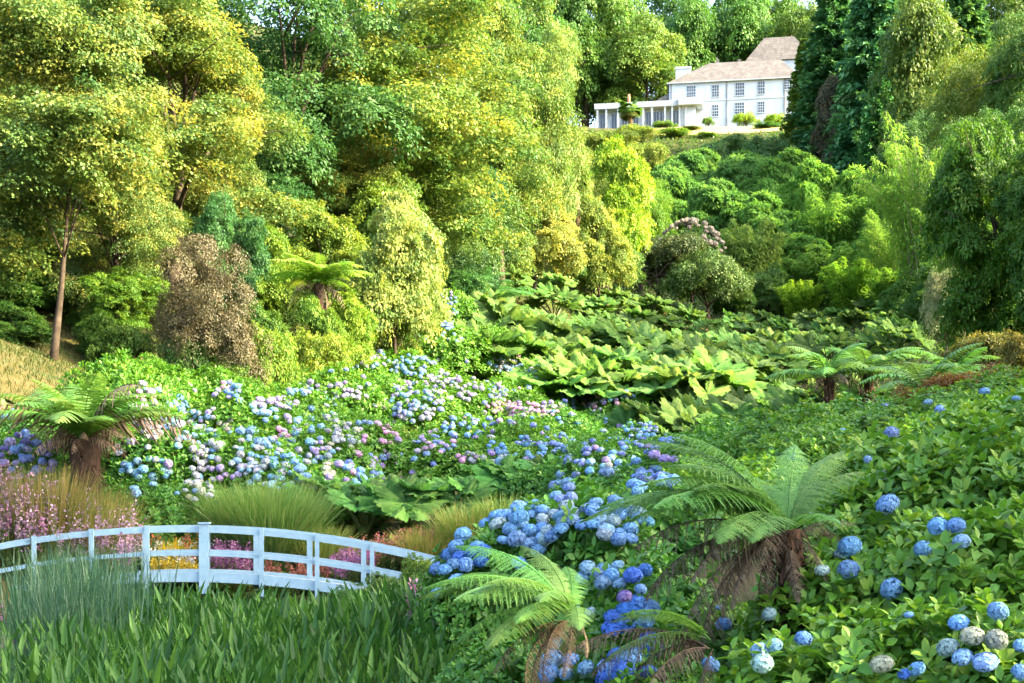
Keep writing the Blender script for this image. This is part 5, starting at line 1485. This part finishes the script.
# pickerelweed
n = 7200
d = 7.6 + 16.2 * rng.random(n) ** .8
px = rng.uniform(-10, 455, n)
x = X(px, d)
keep = (x > -9.6) & ((px > 105) | (d < 17)) & (rng.random(n) < np.interp(px, [-10, 60, 130], [.5, .75, 1]))
d, x, px = d[keep], x[keep], px[keep]
n = len(d)
hh = rng.uniform(.3, .95, n) * np.interp(px, [0, 250, 330, 455], [1, 1, .85, .55])
zz = np.maximum(ground(x, d), -2.62)
az = rng.uniform(0, 2 * PI, n)
L = Leaves()
lean = np.abs(rng.normal(.18, .12, n))
pts = blades(L, x, d, zz, hh, lean, .007, az=az, rnd=rng.random(n) * .5 + .5)
tip = pts[:, -1]
axis = norm(np.stack([np.cos(az) * (lean + .25), np.sin(az) * (lean + .25), np.ones(n) * rng.uniform(.55, 1.2, n)], -1))
nm = norm(np.stack([-np.cos(az), -np.sin(az), np.full(n, .6)], -1) + rng.normal(0, .5, (n, 3)))
L.add(ARROW, tip - axis * .02, axis, nm, rng.uniform(.16, .4, n), rng.random(n) ** 1.4, .45)
nb = 2600
bx_ = rng.uniform(60, 420, nb)
bd_ = rng.uniform(9, 22, nb)
blades(L, X(bx_, bd_), bd_, np.full(nb, -2.6), rng.uniform(.5, 1.15, nb) * np.interp(bx_, [60, 300, 420], [1.1, 1, .7]), np.abs(rng.normal(.16, .1, nb)), .008, rnd=rng.random(nb) * .4 + .6)
o = ob('pickerelweed_bed', L.mesh('pickerelweed_bed', M['pickerel']))
o['kind'] = 'stuff'

# low leafy plants at the bridge end
for px, d, r, h, c, lab in ((395, 25.3, .75, 1.15, (1.2, 1.1, 1.0), 'leafy clump hiding the right end of the bridge'), (352, 25.6, .5, .85, (1.0, 1.1, 1.2), 'grey green leafy clump under the falling rail'),
                            (430, 25.2, .7, 1.4, (1.5, 1.3, .7), 'yellow green leafy clump left of the blue drift'), (448, 19, .5, .8, (1.3, 1.3, .7), 'bright leafy clump below the blue drift'),
                            (430, 17, .5, .7, (1.1, 1.2, .8), 'leafy clump with mauve spikes at the pond edge'), (462, 9.2, .4, .5, (.9, 1.0, .8), 'leafy clump left of the foreground ferns'),
                            (505, 8.0, .35, .4, (.8, .9, .7), 'leafy clump under the dead fern fronds'), (560, 7.6, .4, .42, (.8, .95, .7), 'leafy clump at the foot of the foreground tree fern')):
    x = X(px, d)
    H, zc, rx, cm, tm = PROTO['low_shrub']
    o = thing('waterside_plant', lab, 'plant', (x, d, max(gz(x, d), -2.5)), 0, 'leafy plants at the pond edge')
    ob('stems', tm, o, scale=(r / rx, r / rx, h / H))
    ob('foliage', cm, o, (0, 0, zc * h / H), scale=(r / rx, r / rx, h / H), color=c)

# russet bracken and grey flower bush on the right bank
RB = 'shrubs on the right bank'
plant('low_shrub', 'russet_shrub', 'shrub', 985, 33, 362, 'russet brown bracken patch above the green bank', 62, (2.6, .75, .8), RB)
plant('low_shrub', 'russet_shrub', 'shrub', 915, 33.5, 380, 'small russet patch beside the flat tree fern', 26, (2.4, .7, .8), RB)
plant('low_shrub', 'bronze_shrub', 'shrub', 985, 44, 325, 'bronze green shrub under the dark evergreen', 46, (1.7, .95, .7), RB)
plant('low_shrub', 'bronze_shrub', 'shrub', 1025, 42, 325, 'bronze shrub at the right edge under the dark evergreen', 30, (1.8, .9, .7), RB)
plant('rhodo_b', 'faded_flower_shrub', 'shrub', 948, 60, 268, 'shrub with faded grey pink flowers left of the dark evergreen', 24, (1.9, 1.5, 1.9), RB)

# ground cover closing the gaps between plants
N = 130000
x = rng.uniform(-30, 75, N)
y = 28 + 225 * rng.random(N) ** 1.3
k = (np.abs(x) < y * .45 + 3)
bank = (x < -10.5) & (y > 35) & (y < 46)
x, y = x[k & ~bank], y[k & ~bank]
n = len(x)
z = ground(x, y)
up = np.array([0, 0, 1.0])
L = Leaves()
p = np.stack([x, y, z + rng.uniform(0, .35, n)], -1)
L.add(DIAMOND, p, rand_dirs(n) * [1, 1, .4] + up * .3, up + rand_dirs(n) * .5, rng.uniform(.14, .3, n) * (1 + y / 160))
o = ob('ground_cover', L.mesh('ground_cover', M['broad']))
o['kind'] = 'stuff'
# tufts on the lit grass bank
n = 14000
x = rng.uniform(-23, -10, n)
y = rng.uniform(35, 46, n)
L = Leaves()
blades(L, x, y, ground(x, y) + .08, rng.uniform(.06, .2, n), np.abs(rng.normal(.5, .2, n)), .012)
o = ob('bank_grass', L.mesh('bank_grass', M['grass']), color=(.33, .33, .22))
o['kind'] = 'stuff'
